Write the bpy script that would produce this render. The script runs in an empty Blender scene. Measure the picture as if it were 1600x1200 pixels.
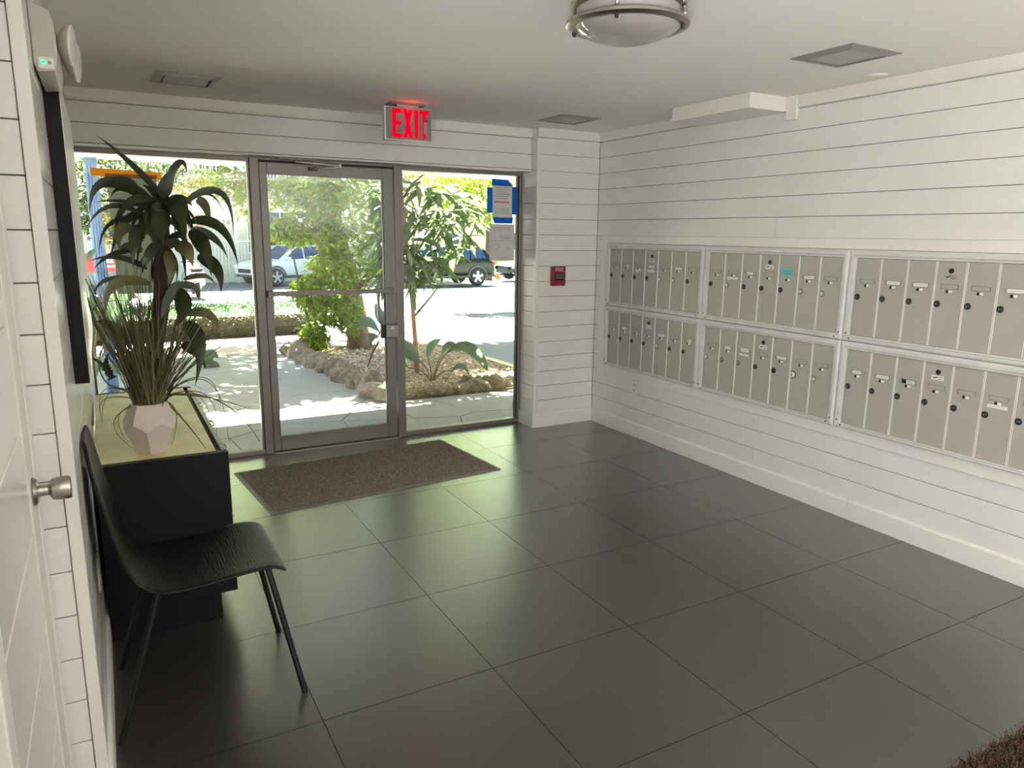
import bpy, bmesh, math, random
import numpy as np
from mathutils import Vector, Matrix

# ------------------------------------------------------------------ camera, sky, sun, lamps, exposure
SC = bpy.context.scene
COL = SC.collection
PI = math.pi
CAM = Vector((-3.5338, -4.9431, 1.55))
FPX, YAW, PITCH, ROLL = 1138.5, 0.5092, 0.2028, 0.0114
_f = Vector((math.sin(YAW)*math.cos(PITCH), math.cos(YAW)*math.cos(PITCH), -math.sin(PITCH)))
_r0 = Vector((math.cos(YAW), -math.sin(YAW), 0))
_u0 = _r0.cross(_f)
_r = math.cos(ROLL)*_r0 + math.sin(ROLL)*_u0
_u = -math.sin(ROLL)*_r0 + math.cos(ROLL)*_u0
cd = bpy.data.cameras.new('camera')
cam = bpy.data.objects.new('camera', cd)
COL.objects.link(cam)
cam.matrix_world = Matrix(((_r.x, _u.x, -_f.x, CAM.x), (_r.y, _u.y, -_f.y, CAM.y), (_r.z, _u.z, -_f.z, CAM.z), (0, 0, 0, 1)))
cd.sensor_width = 36.0
cd.lens = FPX*36.0/1600.0
cd.clip_start = 0.02
cd.clip_end = 500
SC.camera = cam

def at(u, v, Y):
    """the point at depth Y that stands where the photograph shows (u, v)"""
    d = _r*((u-800)/FPX) - _u*((v-600)/FPX) + _f
    return CAM + d*((Y-CAM.y)/d.y)

SUN_EL, SUN_AZ = math.radians(49), math.radians(8)      # azimuth measured from +y towards +x
w = bpy.data.worlds.new('sky_world'); SC.world = w; w.use_nodes = True
nt = w.node_tree; nt.nodes.clear()
sky = nt.nodes.new('ShaderNodeTexSky'); sky.sky_type = 'NISHITA'; sky.sun_disc = False
sky.sun_elevation = SUN_EL; sky.sun_rotation = SUN_AZ; sky.air_density = 1.0; sky.dust_density = 1.5; sky.ozone_density = 1.0
bg = nt.nodes.new('ShaderNodeBackground'); bg.inputs['Strength'].default_value = 0.20
wo = nt.nodes.new('ShaderNodeOutputWorld')
nt.links.new(sky.outputs[0], bg.inputs[0]); nt.links.new(bg.outputs[0], wo.inputs[0])

def lamp(name, kind, loc, direction, energy, color=(1, 1, 1), **kw):
    l = bpy.data.lights.new(name, kind); l.energy = energy; l.color = color
    for k, v in kw.items(): setattr(l, k, v)
    o = bpy.data.objects.new(name, l); COL.objects.link(o); o.location = loc
    o.rotation_euler = Vector(direction).to_track_quat('-Z', 'Y').to_euler()
    return o
sd = Vector((math.sin(SUN_AZ)*math.cos(SUN_EL), math.cos(SUN_AZ)*math.cos(SUN_EL), math.sin(SUN_EL)))
lamp('sun', 'SUN', sd*40, -sd, 66.0, (1.0, 0.95, 0.86), angle=math.radians(0.6))
# added fill lamp overhead, unseen behind the camera
lamp('fill_lamp_overhead', 'AREA', (-1.9, -6.0, 2.28), (0, 0.0, -1), 4, (1.0, 0.97, 0.92), shape='RECTANGLE', size=2.4, size_y=1.4)
# added fill lamps out of view: one from the left side, one aimed upwards
lamp('fill_lamp_side', 'AREA', (-4.85, -6.0, 0.85), (0.66, 0.74, 0.80), 106, (0.97, 0.965, 1.0), shape='RECTANGLE', size=1.8, size_y=1.8)
lamp('fill_lamp_up', 'AREA', (-0.95, -6.2, 1.53), (0.0, 0.0, 1), 38, (0.98, 0.965, 1.0), shape='RECTANGLE', size=1.8, size_y=1.0)

vs = SC.view_settings
vs.view_transform = 'Standard'; vs.look = 'None'; vs.gamma = 1; vs.use_curve_mapping = False
vs.exposure = 1.35
SC.display_settings.display_device = 'sRGB'
cy = SC.cycles
cy.max_bounces = 10; cy.diffuse_bounces = 6; cy.glossy_bounces = 5; cy.transmission_bounces = 8; cy.transparent_max_bounces = 16
cy.caustics_reflective = False; cy.caustics_refractive = False
cy.sample_clamp_indirect = 60.0

# ------------------------------------------------------------------ helpers
def srgb(r, g, b):
    def c(x):
        x /= 255.0
        return x/12.92 if x <= 0.04045 else ((x+0.055)/1.055)**2.4
    return (c(r), c(g), c(b), 1.0)

MATS = {}
def mat(name, color, rough=0.5, metal=0.0, spec=0.5, noise=0.0, nscale=8.0, bump=0.0, bscale=60.0, stretch=None, color2=None, emit=0.0, coat=0.0, trans=0.0, island=0.0):
    if name in MATS: return MATS[name]
    m = bpy.data.materials.new(name); m.use_nodes = True
    n = m.node_tree.nodes; L = m.node_tree.links
    b = n['Principled BSDF']
    if len(color) == 3: color = (*color, 1)
    b.inputs['Base Color'].default_value = color
    b.inputs['Roughness'].default_value = rough
    b.inputs['Metallic'].default_value = metal
    b.inputs['Specular IOR Level'].default_value = spec
    b.inputs['Coat Weight'].default_value = coat
    if emit:
        b.inputs['Emission Color'].default_value = color; b.inputs['Emission Strength'].default_value = emit
    csock = None
    if noise or bump or stretch:
        tc = n.new('ShaderNodeTexCoord'); mp = n.new('ShaderNodeMapping')
        L.new(tc.outputs['Object'], mp.inputs[0])
        if stretch: mp.inputs['Scale'].default_value = stretch
    if noise:
        nz = n.new('ShaderNodeTexNoise'); nz.inputs['Scale'].default_value = nscale; nz.inputs['Detail'].default_value = 6; nz.inputs['Roughness'].default_value = 0.6
        L.new(mp.outputs[0], nz.inputs['Vector'])
        cr = n.new('ShaderNodeValToRGB')
        c2 = color2 if color2 else tuple(max(0, x*(1-noise)) for x in color[:3]) + (1,)
        if len(c2) == 3: c2 = (*c2, 1)
        cr.color_ramp.elements[0].position = 0.3; cr.color_ramp.elements[1].position = 0.7
        cr.color_ramp.elements[0].color = c2; cr.color_ramp.elements[1].color = color
        L.new(nz.outputs['Fac'], cr.inputs[0]); csock = cr.outputs[0]
        L.new(csock, b.inputs['Base Color'])
    if island:
        g = n.new('ShaderNodeNewGeometry'); hs = n.new('ShaderNodeHueSaturation')
        mr = n.new('ShaderNodeMapRange'); mr.inputs['To Min'].default_value = 1-island; mr.inputs['To Max'].default_value = 1+island
        L.new(g.outputs['Random Per Island'], mr.inputs[0]); L.new(mr.outputs[0], hs.inputs['Value'])
        mr2 = n.new('ShaderNodeMapRange'); mr2.inputs['To Min'].default_value = 0.5-0.035; mr2.inputs['To Max'].default_value = 0.5+0.03
        mu = n.new('ShaderNodeMath'); mu.operation = 'FRACT'; ml = n.new('ShaderNodeMath'); ml.operation = 'MULTIPLY'; ml.inputs[1].default_value = 7.31
        L.new(g.outputs['Random Per Island'], ml.inputs[0]); L.new(ml.outputs[0], mu.inputs[0]); L.new(mu.outputs[0], mr2.inputs[0]); L.new(mr2.outputs[0], hs.inputs['Hue'])
        if csock: L.new(csock, hs.inputs['Color'])
        else: hs.inputs['Color'].default_value = color
        csock = hs.outputs[0]; L.new(csock, b.inputs['Base Color'])
    if bump:
        nb = n.new('ShaderNodeTexNoise'); nb.inputs['Scale'].default_value = bscale; nb.inputs['Detail'].default_value = 5
        L.new(mp.outputs[0], nb.inputs['Vector'])
        bp = n.new('ShaderNodeBump'); bp.inputs['Strength'].default_value = bump; bp.inputs['Distance'].default_value = 0.01
        L.new(nb.outputs['Fac'], bp.inputs['Height']); L.new(bp.outputs[0], b.inputs['Normal'])
    if trans:
        t = n.new('ShaderNodeBsdfTranslucent'); mx = n.new('ShaderNodeMixShader'); mx.inputs[0].default_value = trans
        if csock: L.new(csock, t.inputs[0])
        else: t.inputs[0].default_value = color
        L.new(b.outputs[0], mx.inputs[1]); L.new(t.outputs[0], mx.inputs[2])
        L.new(mx.outputs[0], n['Material Output'].inputs[0])
    MATS[name] = m
    return m

def glass_mat(name, tint=(0.93, 0.96, 0.93), refl=1.0):
    m = bpy.data.materials.new(name); m.use_nodes = True
    n = m.node_tree.nodes; L = m.node_tree.links; n.remove(n['Principled BSDF'])
    t = n.new('ShaderNodeBsdfTransparent'); t.inputs[0].default_value = (*tint, 1)
    g = n.new('ShaderNodeBsdfGlossy'); g.inputs['Roughness'].default_value = 0.0
    fr = n.new('ShaderNodeFresnel'); fr.inputs['IOR'].default_value = 1.45
    mx = n.new('ShaderNodeMixShader')
    L.new(fr.outputs[0], mx.inputs[0]); L.new(t.outputs[0], mx.inputs[1]); L.new(g.outputs[0], mx.inputs[2])
    L.new(mx.outputs[0], n['Material Output'].inputs[0])
    return m

class MB:
    """collects shapes and links them as ONE mesh object"""
    def __init__(s): s.v = []; s.f = []; s.mi = []
    def add(s, verts, faces, mi=0):
        k = len(s.v); s.v += [tuple(p) for p in verts]
        s.f += [tuple(i+k for i in f) for f in faces]; s.mi += [mi]*len(faces); return s
    def box(s, x0, x1, y0, y1, z0, z1, mi=0):
        v = [(x, y, z) for x in (x0, x1) for y in (y0, y1) for z in (z0, z1)]
        return s.add(v, [(0, 1, 3, 2), (4, 6, 7, 5), (0, 4, 5, 1), (2, 3, 7, 6), (0, 2, 6, 4), (1, 5, 7, 3)], mi)
    def obox(s, c, ax, ay, az, mi=0):
        """oriented box: centre and three half-axis vectors"""
        c, ax, ay, az = map(Vector, (c, ax, ay, az))
        v = [c + i*ax + j*ay + k*az for i in (-1, 1) for j in (-1, 1) for k in (-1, 1)]
        return s.add(v, [(0, 1, 3, 2), (4, 6, 7, 5), (0, 4, 5, 1), (2, 3, 7, 6), (0, 2, 6, 4), (1, 5, 7, 3)], mi)
    def prism(s, poly, d0, d1, axis='z', mi=0):
        """polygon in the plane across `axis`, thickness d0..d1"""
        def P(a, b, d): return {'z': (a, b, d), 'y': (a, d, b), 'x': (d, a, b)}[axis]
        n = len(poly)
        v = [P(a, b, d0) for a, b in poly] + [P(a, b, d1) for a, b in poly]
        f = [tuple(range(n-1, -1, -1)), tuple(range(n, 2*n))] + [(i, (i+1) % n, n+(i+1) % n, n+i) for i in range(n)]
        return s.add(v, f, mi)
    def tube(s, pts, r, n=8, mi=0, caps=True):
        pts = [Vector(p) for p in pts]; m = len(pts)
        rr = r if isinstance(r, (list, tuple)) else [r]*m
        t0 = (pts[1]-pts[0]).normalized()
        a = t0.orthogonal().normalized(); v = []
        for i, p in enumerate(pts):
            t = (pts[min(i+1, m-1)]-pts[max(i-1, 0)]).normalized()
            a = (a - t*a.dot(t)).normalized(); b = t.cross(a)
            v += [p + rr[i]*(math.cos(2*PI*k/n)*a + math.sin(2*PI*k/n)*b) for k in range(n)]
        f = [(i*n+k, i*n+(k+1) % n, (i+1)*n+(k+1) % n, (i+1)*n+k) for i in range(m-1) for k in range(n)]
        if caps: f += [tuple(range(n-1, -1, -1)), tuple((m-1)*n+k for k in range(n))]
        return s.add(v, f, mi)
    def lathe(s, prof, c=(0, 0, 0), axis='z', n=32, mi=0, phase=0.0):
        """profile of (radius, height) about an axis through c"""
        v = []; c = Vector(c)
        for r, h in prof:
            for k in range(n):
                a = 2*PI*k/n + phase; x, y = r*math.cos(a), r*math.sin(a)
                v.append(c + Vector({'z': (x, y, h), 'y': (x, h, y), 'x': (h, x, y)}[axis]))
        m = len(prof)
        f = [(i*n+k, i*n+(k+1) % n, (i+1)*n+(k+1) % n, (i+1)*n+k) for i in range(m-1) for k in range(n)]
        if prof[0][0] > 1e-6: f.append(tuple(range(n)))
        if prof[-1][0] > 1e-6: f.append(tuple((m-1)*n+k for k in range(n)))
        return s.add(v, f, mi)
    def ribbon(s, pts, widths, side, fold=0.0, mi=0):
        """a leaf blade: centre line, half widths, sideways vector per point"""
        pts = [Vector(p) for p in pts]; v = []
        for i, p in enumerate(pts):
            t = (pts[min(i+1, len(pts)-1)]-pts[max(i-1, 0)]).normalized()
            sd_ = side[i] if isinstance(side, list) else side
            sd_ = (Vector(sd_) - t*Vector(sd_).dot(t)).normalized(); nn = t.cross(sd_)
            v += [p - sd_*widths[i] + nn*fold*widths[i], p, p + sd_*widths[i] + nn*fold*widths[i]]
        f = []
        for i in range(len(pts)-1):
            f += [(3*i, 3*i+1, 3*i+4, 3*i+3), (3*i+1, 3*i+2, 3*i+5, 3*i+4)]
        return s.add(v, f, mi)
    def mesh(s, name, mats, smooth=None):
        me = bpy.data.meshes.new(name); me.from_pydata(s.v, [], s.f)
        for m in (mats if isinstance(mats, (list, tuple)) else [mats]): me.materials.append(m)
        if any(s.mi): me.polygons.foreach_set('material_index', s.mi)
        bm = bmesh.new(); bm.from_mesh(me); bmesh.ops.recalc_face_normals(bm, faces=bm.faces); bm.to_mesh(me); bm.free()
        if smooth: me.shade_smooth() if smooth is True else me.shade_auto(smooth) if hasattr(me, 'shade_auto') else me.shade_smooth()
        me.update(); return me
    def build(s, name, mats, parent=None, smooth=None, bevel=0.0, seg=2, kind=None):
        o = bpy.data.objects.new(name, s.mesh(name, mats, True if smooth else None)); COL.objects.link(o)
        attach(o, parent)
        if smooth and smooth is not True:
            bm = bmesh.new(); bm.from_mesh(o.data)
            for e in bm.edges:
                if len(e.link_faces) == 2 and e.calc_face_angle(0) > math.radians(smooth): e.smooth = False
            bm.to_mesh(o.data); bm.free()
        if bevel:
            b = o.modifiers.new('bevel', 'BEVEL'); b.width = bevel; b.segments = seg; b.limit_method = 'ANGLE'; b.angle_limit = math.radians(40)
        if kind: o['kind'] = kind
        return o

def attach(o, parent):
    if parent is None: return
    o.parent = parent
    if parent.type == 'EMPTY': o.matrix_parent_inverse = parent.matrix_basis.inverted()

def inst(me, name, parent=None, loc=(0, 0, 0), rot=None, scale=None):
    """another object sharing the mesh `me`"""
    o = bpy.data.objects.new(name, me); COL.objects.link(o)
    o.location = loc
    if rot is not None: o.rotation_euler = rot
    if scale is not None: o.scale = scale if isinstance(scale, (tuple, list)) else (scale,)*3
    attach(o, parent); return o

def tag(o, label, cat, group=None):
    o['label'] = label; o['category'] = cat
    if group: o['group'] = group
    return o
def thing(name, label, cat, loc=(0, 0, 0), group=None):
    o = bpy.data.objects.new(name, None); COL.objects.link(o); o.location = loc; o.empty_display_size = 0.1
    return tag(o, label, cat, group)
def struct(o):
    o['kind'] = 'structure'; return o
def struct_empty(name, loc=(0, 0, 0)):
    o = bpy.data.objects.new(name, None); COL.objects.link(o); o.location = loc; o['kind'] = 'structure'; return o
def add_bevel(o, w_, seg=2):
    b = o.modifiers.new('bevel', 'BEVEL'); b.width = w_; b.segments = seg; b.limit_method = 'ANGLE'; b.angle_limit = math.radians(40)

def text_geo(s, size, extrude=0.0, spacing=1.0):
    """vertices and faces of a line of lettering lying in the xy plane, centred"""
    c = bpy.data.curves.new('lettering_curve', 'FONT'); c.body = s; c.size = size; c.extrude = extrude
    c.align_x = 'CENTER'; c.align_y = 'CENTER'; c.resolution_u = 3; c.space_character = spacing
    o = bpy.data.objects.new('lettering_tmp', c); COL.objects.link(o)
    dg = bpy.context.evaluated_depsgraph_get(); me = bpy.data.meshes.new_from_object(o.evaluated_get(dg))
    v = [tuple(p.co) for p in me.vertices]; f = [tuple(p.vertices) for p in me.polygons]
    bpy.data.objects.remove(o); bpy.data.curves.remove(c); bpy.data.meshes.remove(me)
    return v, f

def bez(a, b, c, n):
    """curve from a to c passing through b half way"""
    a, b, c = Vector(a), Vector(b), Vector(c); m = 2*b - 0.5*(a+c)
    return [(1-t)**2*a + 2*t*(1-t)*m + t*t*c for t in [i/(n-1) for i in range(n)]]

# ------------------------------------------------------------------ materials
WHITE = mat('white_wall_paint', srgb(224, 222, 215), 0.38, noise=0.06, nscale=2.2, bump=0.03, bscale=25)
TRIMW = mat('white_trim_paint', srgb(226, 223, 215), 0.34, noise=0.05, nscale=3)
GLOSSW = mat('glossy_white_paint', srgb(222, 220, 212), 0.22, noise=0.05, nscale=3)
GAP = mat('dark_joint', srgb(112, 106, 98), 0.9)
CEIL = mat('ceiling_paint', srgb(240, 237, 230), 0.85, noise=0.04, nscale=1.5, bump=0.04, bscale=120)
DOORW = mat('door_paint', srgb(216, 212, 202), 0.45)
def tile_material():
    m = mat('grey_floor_tile', srgb(46, 43, 39), 0.34, noise=0.10, nscale=1.7, spec=1.0, coat=1.0)
    m.node_tree.nodes['Principled BSDF'].inputs['Coat Roughness'].default_value = 0.27
    m.node_tree.nodes['Principled BSDF'].inputs['Coat IOR'].default_value = 1.6
    n = m.node_tree.nodes; L = m.node_tree.links
    tc = n.new('ShaderNodeTexCoord'); nz = n.new('ShaderNodeTexNoise'); nz.inputs['Scale'].default_value = 3.5; nz.inputs['Detail'].default_value = 8; nz.inputs['Distortion'].default_value = 1.5
    L.new(tc.outputs['Object'], nz.inputs['Vector'])
    mr = n.new('ShaderNodeMapRange'); mr.inputs['To Min'].default_value = 0.27; mr.inputs['To Max'].default_value = 0.40
    L.new(nz.outputs['Fac'], mr.inputs[0]); L.new(mr.outputs[0], n['Principled BSDF'].inputs['Roughness'])
    return m
TILE = tile_material()
GROUT = mat('dark_grout', srgb(52, 49, 45), 0.9)
ALU = mat('brushed_aluminium_frame', srgb(150, 148, 141), 0.42, metal=0.75, noise=0.12, nscale=20, stretch=(1, 1, 8))
DOORALU = mat('anodised_door_frame', srgb(128, 124, 117), 0.42, metal=0.6, noise=0.08, nscale=12, stretch=(3, 3, 0.4))
MBFRAME = mat('mailbox_frame_aluminium', srgb(214, 213, 206), 0.45, metal=0.0, noise=0.12, nscale=9, bump=0.02)
MBDOOR = mat('mailbox_door_aluminium', srgb(174, 170, 159), 0.48, metal=0.0, noise=0.10, nscale=5, bump=0.02, bscale=160)
MBEDGE = mat('mailbox_divider_bright', srgb(236, 233, 224), 0.4)
STEEL = mat('satin_nickel', srgb(176, 170, 160), 0.28, metal=1.0)
CHROME = mat('bright_steel', srgb(226, 224, 216), 0.25, metal=0.3)
DARKM = mat('dark_metal', srgb(62, 60, 57), 0.4, metal=0.6)
BLACK = mat('black_plastic', srgb(22, 22, 23), 0.5)
PAPER = mat('white_paper', srgb(228, 226, 220), 0.8)
INK = mat('dark_ink', srgb(52, 50, 50), 0.8)
GLASS = glass_mat('window_glass')
PANE = glass_mat('yellowish_fixed_pane_glass', (0.965, 0.98, 0.875))  # tint put in for the yellow-green glow on the floor

# ------------------------------------------------------------------ room shell
XL, XR, YW, H = -3.638, 0.012, 0.25, 2.341
YB = -7.0                                    # back of the lobby, behind the camera
ZJ = [2.27-0.1205*k for k in range(19)]      # board joints

# floor: square tiles, each one a piece
floor = struct(MB().box(-5.0, 0.3, YB-0.1, 0.34, -0.14, -0.006).build('floor', GROUT))
S, X0, Y0 = 0.6208, -0.5548, -1.5844
tile_meshes = {}
for i in range(-8, 2):
    for j in range(-4, 10):
        x0, x1 = X0+i*S, X0+(i+1)*S; y0, y1 = Y0-j*S, Y0-(j-1)*S
        x0, x1 = max(x0, -4.9), min(x1, 0.02); y0, y1 = max(y0, YB), min(y1, 0.31)
        if x1-x0 < 0.02 or y1-y0 < 0.02 or x1 < -3.9: continue
        k = (round(x1-x0, 3), round(y1-y0, 3)); g = 0.0014
        if k not in tile_meshes:
            tile_meshes[k] = MB().box(g, k[0]-g, g, k[1]-g, -0.012, 0.0).mesh('tile', TILE)
        inst(tile_meshes[k], 'tile', floor, (x0, y0, random.Random(i*31+j).uniform(-0.0003, 0.0)))

ceiling = struct(MB().box(-5.0, 0.3, YB-0.1, 0.34, H, H+0.12).build('ceiling', CEIL))

plank_cache = {}
def plank(parent, plane, d, a0, a1, z0, z1, t=0.016, m=WHITE):
    """a board lying on a wall; plane 'x+' faces -x at depth d (room on -x side), 'x-' faces +x, 'y' faces -y"""
    g = 0.0014; k = (plane, round(a1-a0, 4), round(z1-z0, 4), m.name)
    if k not in plank_cache:
        b = MB(); L_, h = a1-a0, z1-z0
        if plane == 'x+': b.box(0, t, g, L_-g, g, h-g)
        elif plane == 'x-': b.box(-t, 0, g, L_-g, g, h-g)
        else: b.box(g, L_-g, 0, t, g, h-g)
        plank_cache[k] = b.mesh('plank', m)
    loc = (d, a0, z0) if plane[0] == 'x' else (a0, d, z0)
    o = inst(plank_cache[k], 'plank', parent, loc); add_bevel(o, 0.0016, 1); return o

# right wall with the opening for the mailboxes
MB_Y = (-3.545, -0.066); MB_Z = (0.452, 1.548)
wr = MB()
wr.box(0.0285, 0.30, YB, 0.30, 0, MB_Z[0]); wr.box(0.0285, 0.30, YB, 0.30, MB_Z[1], H)
wr.box(0.0285, 0.30, MB_Y[1], 0.30, *MB_Z); wr.box(0.0285, 0.30, YB, MB_Y[0], *MB_Z); wr.box(0.2, 0.3, *MB_Y, *MB_Z)
wall_right = struct(wr.build('wall_right', GAP))
butts = {2: [-3.9], 4: [-4.4], 5: [-1.805], 15: [-1.79], 16: [-4.1], 17: [-1.772], 1: [-4.6], 3: [-5.2]}
for k in range(18):
    z1, z0 = ZJ[k], ZJ[k+1]
    if k == 17: z0 = 0.105
    if k == 0: plank(wall_right, 'x+', 0.012, YB, 0.012, 2.27, H-0.002)
    inside = z0 > MB_Z[0]-0.01 and z1 < MB_Z[1]+0.01
    spans = [(MB_Y[1]+0.002, 0.012), (YB, MB_Y[0]-0.002)] if inside else [(YB, 0.012)]
    for a, b in spans:
        cuts = [a] + sorted(c for c in butts.get(k, []) if a < c < b) + [b]
        for c0, c1 in zip(cuts, cuts[1:]): plank(wall_right, 'x+', 0.012, c0, c1, max(z0, 0.1), z1)
# filler strip at the foot of the trim
# crown board and baseboard
trim_1 = struct(MB().prism([(0.013, 2.272), (0.002, 2.276), (-0.004, 2.288), (-0.004, H-0.001), (0.013, H-0.001)], YB, 0.012, axis='y').build('trim_1', TRIMW))
base_prof = lambda s: [(s*0.0125, 0), (0, 0), (0, 0.102), (s*0.004, 0.112), (s*0.0125, 0.115)]
base_r = struct_empty('baseboard_right')
MB().prism(base_prof(1), -2.482, -0.0005, axis='y').build('board', TRIMW, base_r, bevel=0.001)
MB().prism(base_prof(1), YB, -2.4845, axis='y').build('board', TRIMW, base_r, bevel=0.001)
# flat white surround of the mailboxes
tr2 = struct_empty('trim_2')
MB().box(0.0, 0.03, -0.162, -0.066, 0.452, 1.548).build('side_board', TRIMW, tr2, bevel=0.0015)
MB().box(0.0, 0.03, MB_Y[0], -3.449, 0.514, 1.491).build('side_board', TRIMW, tr2, bevel=0.0015)
MB().box(0.0, 0.03, MB_Y[0], -0.1625, 1.4915, 1.548).build('top_board', TRIMW, tr2, bevel=0.0015)
MB().box(0.0, 0.03, MB_Y[0], -0.1625, 0.452, 0.5135).build('bottom_board', TRIMW, tr2, bevel=0.0015)

# pier in the far right corner
PX = -0.566
pier = struct(MB().box(PX+0.0165, 0.03, 0.0285, 0.35, 0, H).build('wall_pier', GAP))
for k in range(19):
    z1 = ZJ[k-1] if k else H-0.002
    z0 = ZJ[k] if k < 18 else 0.1
    plank(pier, 'y', 0.012, PX+0.026, 0.012, max(z0, 0.1), z1)
    plank(pier, 'x+', PX, 0.039, 0.30, max(z0, 0.1), z1)
MB().box(PX-0.003, PX+0.0245, 0.009, 0.037, 0.0, H-0.072).build('corner_board', TRIMW, pier, bevel=0.0015)
struct(MB().prism([(-0.004, H-0.001), (-0.004, 2.288), (0.002, 2.276), (0.012, 2.272), (0.012, H-0.001)], PX-0.004, 0.0, axis='x').build('trim_3', TRIMW))
bb = MB().prism([(0.0125, 0), (0, 0), (0, 0.102), (0.004, 0.112), (0.0125, 0.115)], PX-0.012, 0.0, axis='x')
bb.box(PX-0.012, PX, 0.0125, 0.235, 0, 0.113)
struct(bb.build('baseboard_far', TRIMW))

# header over the entrance
header = struct(MB().box(XL, PX, 0.118, 0.36, 2.036, H).build('wall_far', GAP))
for z0, z1 in ((2.27, H-0.002), (2.152, 2.27), (2.040, 2.152)):
    plank(header, 'y', 0.10, XL, PX-0.0015, z0, z1)
MB().box(XL, PX-0.001, 0.097, 0.24, 2.026, 2.0385).build('soffit_board', TRIMW, header, bevel=0.003)
struct(MB().prism([(0.086, H-0.001), (0.086, 2.288), (0.092, 2.276), (0.10, 2.272), (0.10, H-0.001)], XL, PX-0.003, axis='x').build('trim_4', TRIMW))

# left wall
wall_left = struct(MB().box(-3.85, XL-0.0165, -2.9, 0.36, 0, H).build('wall_left', GAP))
for k in range(19):
    z1 = ZJ[k-1] if k else H-0.002
    z0 = ZJ[k] if k < 18 else 0.1
    plank(wall_left, 'x-', XL, -2.893, 0.236, max(z0, 0.1), z1, m=GLOSSW)
struct(MB().prism([(XL, 0), (XL+0.0115, 0), (XL+0.0115, 0.102), (XL+0.008, 0.112), (XL, 0.115)], -2.92, 0.2, axis='y').build('baseboard_left', TRIMW))
# the return beside the near door
ret = struct(MB().box(-4.4, XL-0.001, -2.9015, -2.893, 0, H).build('wall_near_left', GAP))
for k in range(19):
    z1 = ZJ[k-1] if k else H-0.002
    z0 = ZJ[k] if k < 18 else 0.1
    plank(ret, 'y', -2.917, -3.728, XL-0.0285, max(z0, 0.1), z1)
MB().box(XL-0.028, XL+0.001, -2.922, -2.893, 0.0, H-0.001).build('corner_board', TRIMW, ret, bevel=0.002)
MB().box(-3.76, -3.7275, -2.926, -2.9, 0.0, H-0.001).build('corner_board', TRIMW, ret, bevel=0.008, seg=3)
struct(MB().box(-3.73, XL+0.008, -2.936, -2.922, 0.0, 0.112).build('baseboard_near', TRIMW, None, bevel=0.003))

# near door in the left, with a satin knob
XD = -3.716
nw = MB()
nw.box(-3.9, -3.728, -4.3, -3.80, 0, H); nw.box(-3.9, -3.728, -3.80, -2.93, 2.06, H); nw.box(-3.9, -3.76, -3.8, -2.93, 0, 2.06)
struct(nw.build('wall_near_door', WHITE))
door = struct_empty('door_1', (XD, -3.35, 0))
DY0, DY1 = -3.755, -2.985
MB().box(-3.756, XD, -3.105, DY1, 0.008, 2.04).build('stile', DOORW, door, bevel=0.004)
MB().box(-3.756, XD, DY0, -3.69, 0.008, 2.04).build('stile', DOORW, door, bevel=0.004)
for z0, z1 in ((0.008, 0.2), (1.93, 2.04)): MB().box(-3.756, XD, -3.69, -3.105, z0, z1).build('rail', DOORW, door, bevel=0.004)
zz = [0.2+0.2307*k for k in range(7)] + [1.93]
for a, b in zip(zz, zz[1:]): MB().box(-3.75, XD-0.003, -3.688, -3.12, a+0.002, b-0.002).build('board', GLOSSW, door, bevel=0.004)
MB().box(-3.7275, -3.714, -2.983, -2.928, 0.0, 2.10).build('casing', TRIMW, door, bevel=0.006, seg=3)
kn = MB().lathe([(0.0, 0.0), (0.032, 0.0), (0.033, 0.003), (0.028, 0.009), (0.014, 0.012), (0.0125, 0.03), (0.017, 0.034), (0.0245, 0.038), (0.027, 0.052), (0.0265, 0.07), (0.024, 0.0745), (0.0, 0.0755)], (XD, -3.05, 0.967), 'x', 32)
knob = kn.build('knob', STEEL, door, smooth=35)

# back of the lobby (behind the camera)
struct(MB().box(-5.0, 0.3, YB-0.12, YB, 0, H).build('wall_back', WHITE))

struct(MB().box(-5.1, -5.0, YB, -2.9, 0, H).build('wall_side_seal', WHITE))  # unseen wall added to seal out sky light behind the side fill lamp
# ceiling box against the right wall
bh = struct(MB().box(-0.30, 0.012, -1.83, -1.185, 2.258, H-0.001).build('trim_5', TRIMW, None, bevel=0.003))
struct(MB().box(-0.012, 0.012, -1.905, -1.832, 2.21, H-0.001).build('trim_6', TRIMW, None, bevel=0.002))

# ------------------------------------------------------------------ entrance: two fixed panes and a glazed door
FY0, FY1 = 0.235, 0.305
def bar(parent, name, x0, x1, z0, z1, y0=FY0, y1=FY1, m=None, bev=0.003):
    return MB().box(x0, x1, y0, y1, z0, z1).build(name, m or DOORALU, parent, bevel=bev)
win1 = struct_empty('window_1', (-3.15, YW, 0))
bar(win1, 'frame_sill', XL, -2.636, 0.0, 0.035); bar(win1, 'frame_head', XL, -2.636, 1.998, 2.036)
bar(win1, 'mullion', -2.635, -2.577, 0.0, 2.036, FY0-0.008, FY1+0.01)
bar(win1, 'jamb', XL, XL+0.012, 0.0355, 1.9975)
bar(win1, 'glazing_bead', -2.648, -2.636, 0.0355, 1.9975, 0.25, 0.29, ALU, 0.002)
MB().box(XL+0.011, -2.645, 0.266, 0.272, 0.03, 2.0).build('pane', PANE, win1)
win2 = struct_empty('window_2', (-1.1, YW, 0))
bar(win2, 'mullion', -1.640, -1.582, 0.0, 2.036, FY0-0.008, FY1+0.01)
bar(win2, 'frame_sill', -1.581, -0.567, 0.0, 0.035); bar(win2, 'frame_head', -1.581, -0.567, 1.998, 2.036)
bar(win2, 'jamb', -0.592, -0.567, 0.0355, 1.9975)
bar(win2, 'glazing_bead', -0.600, -0.5925, 0.0355, 1.9975, 0.25, 0.29, BLACK, 0.001)
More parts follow.
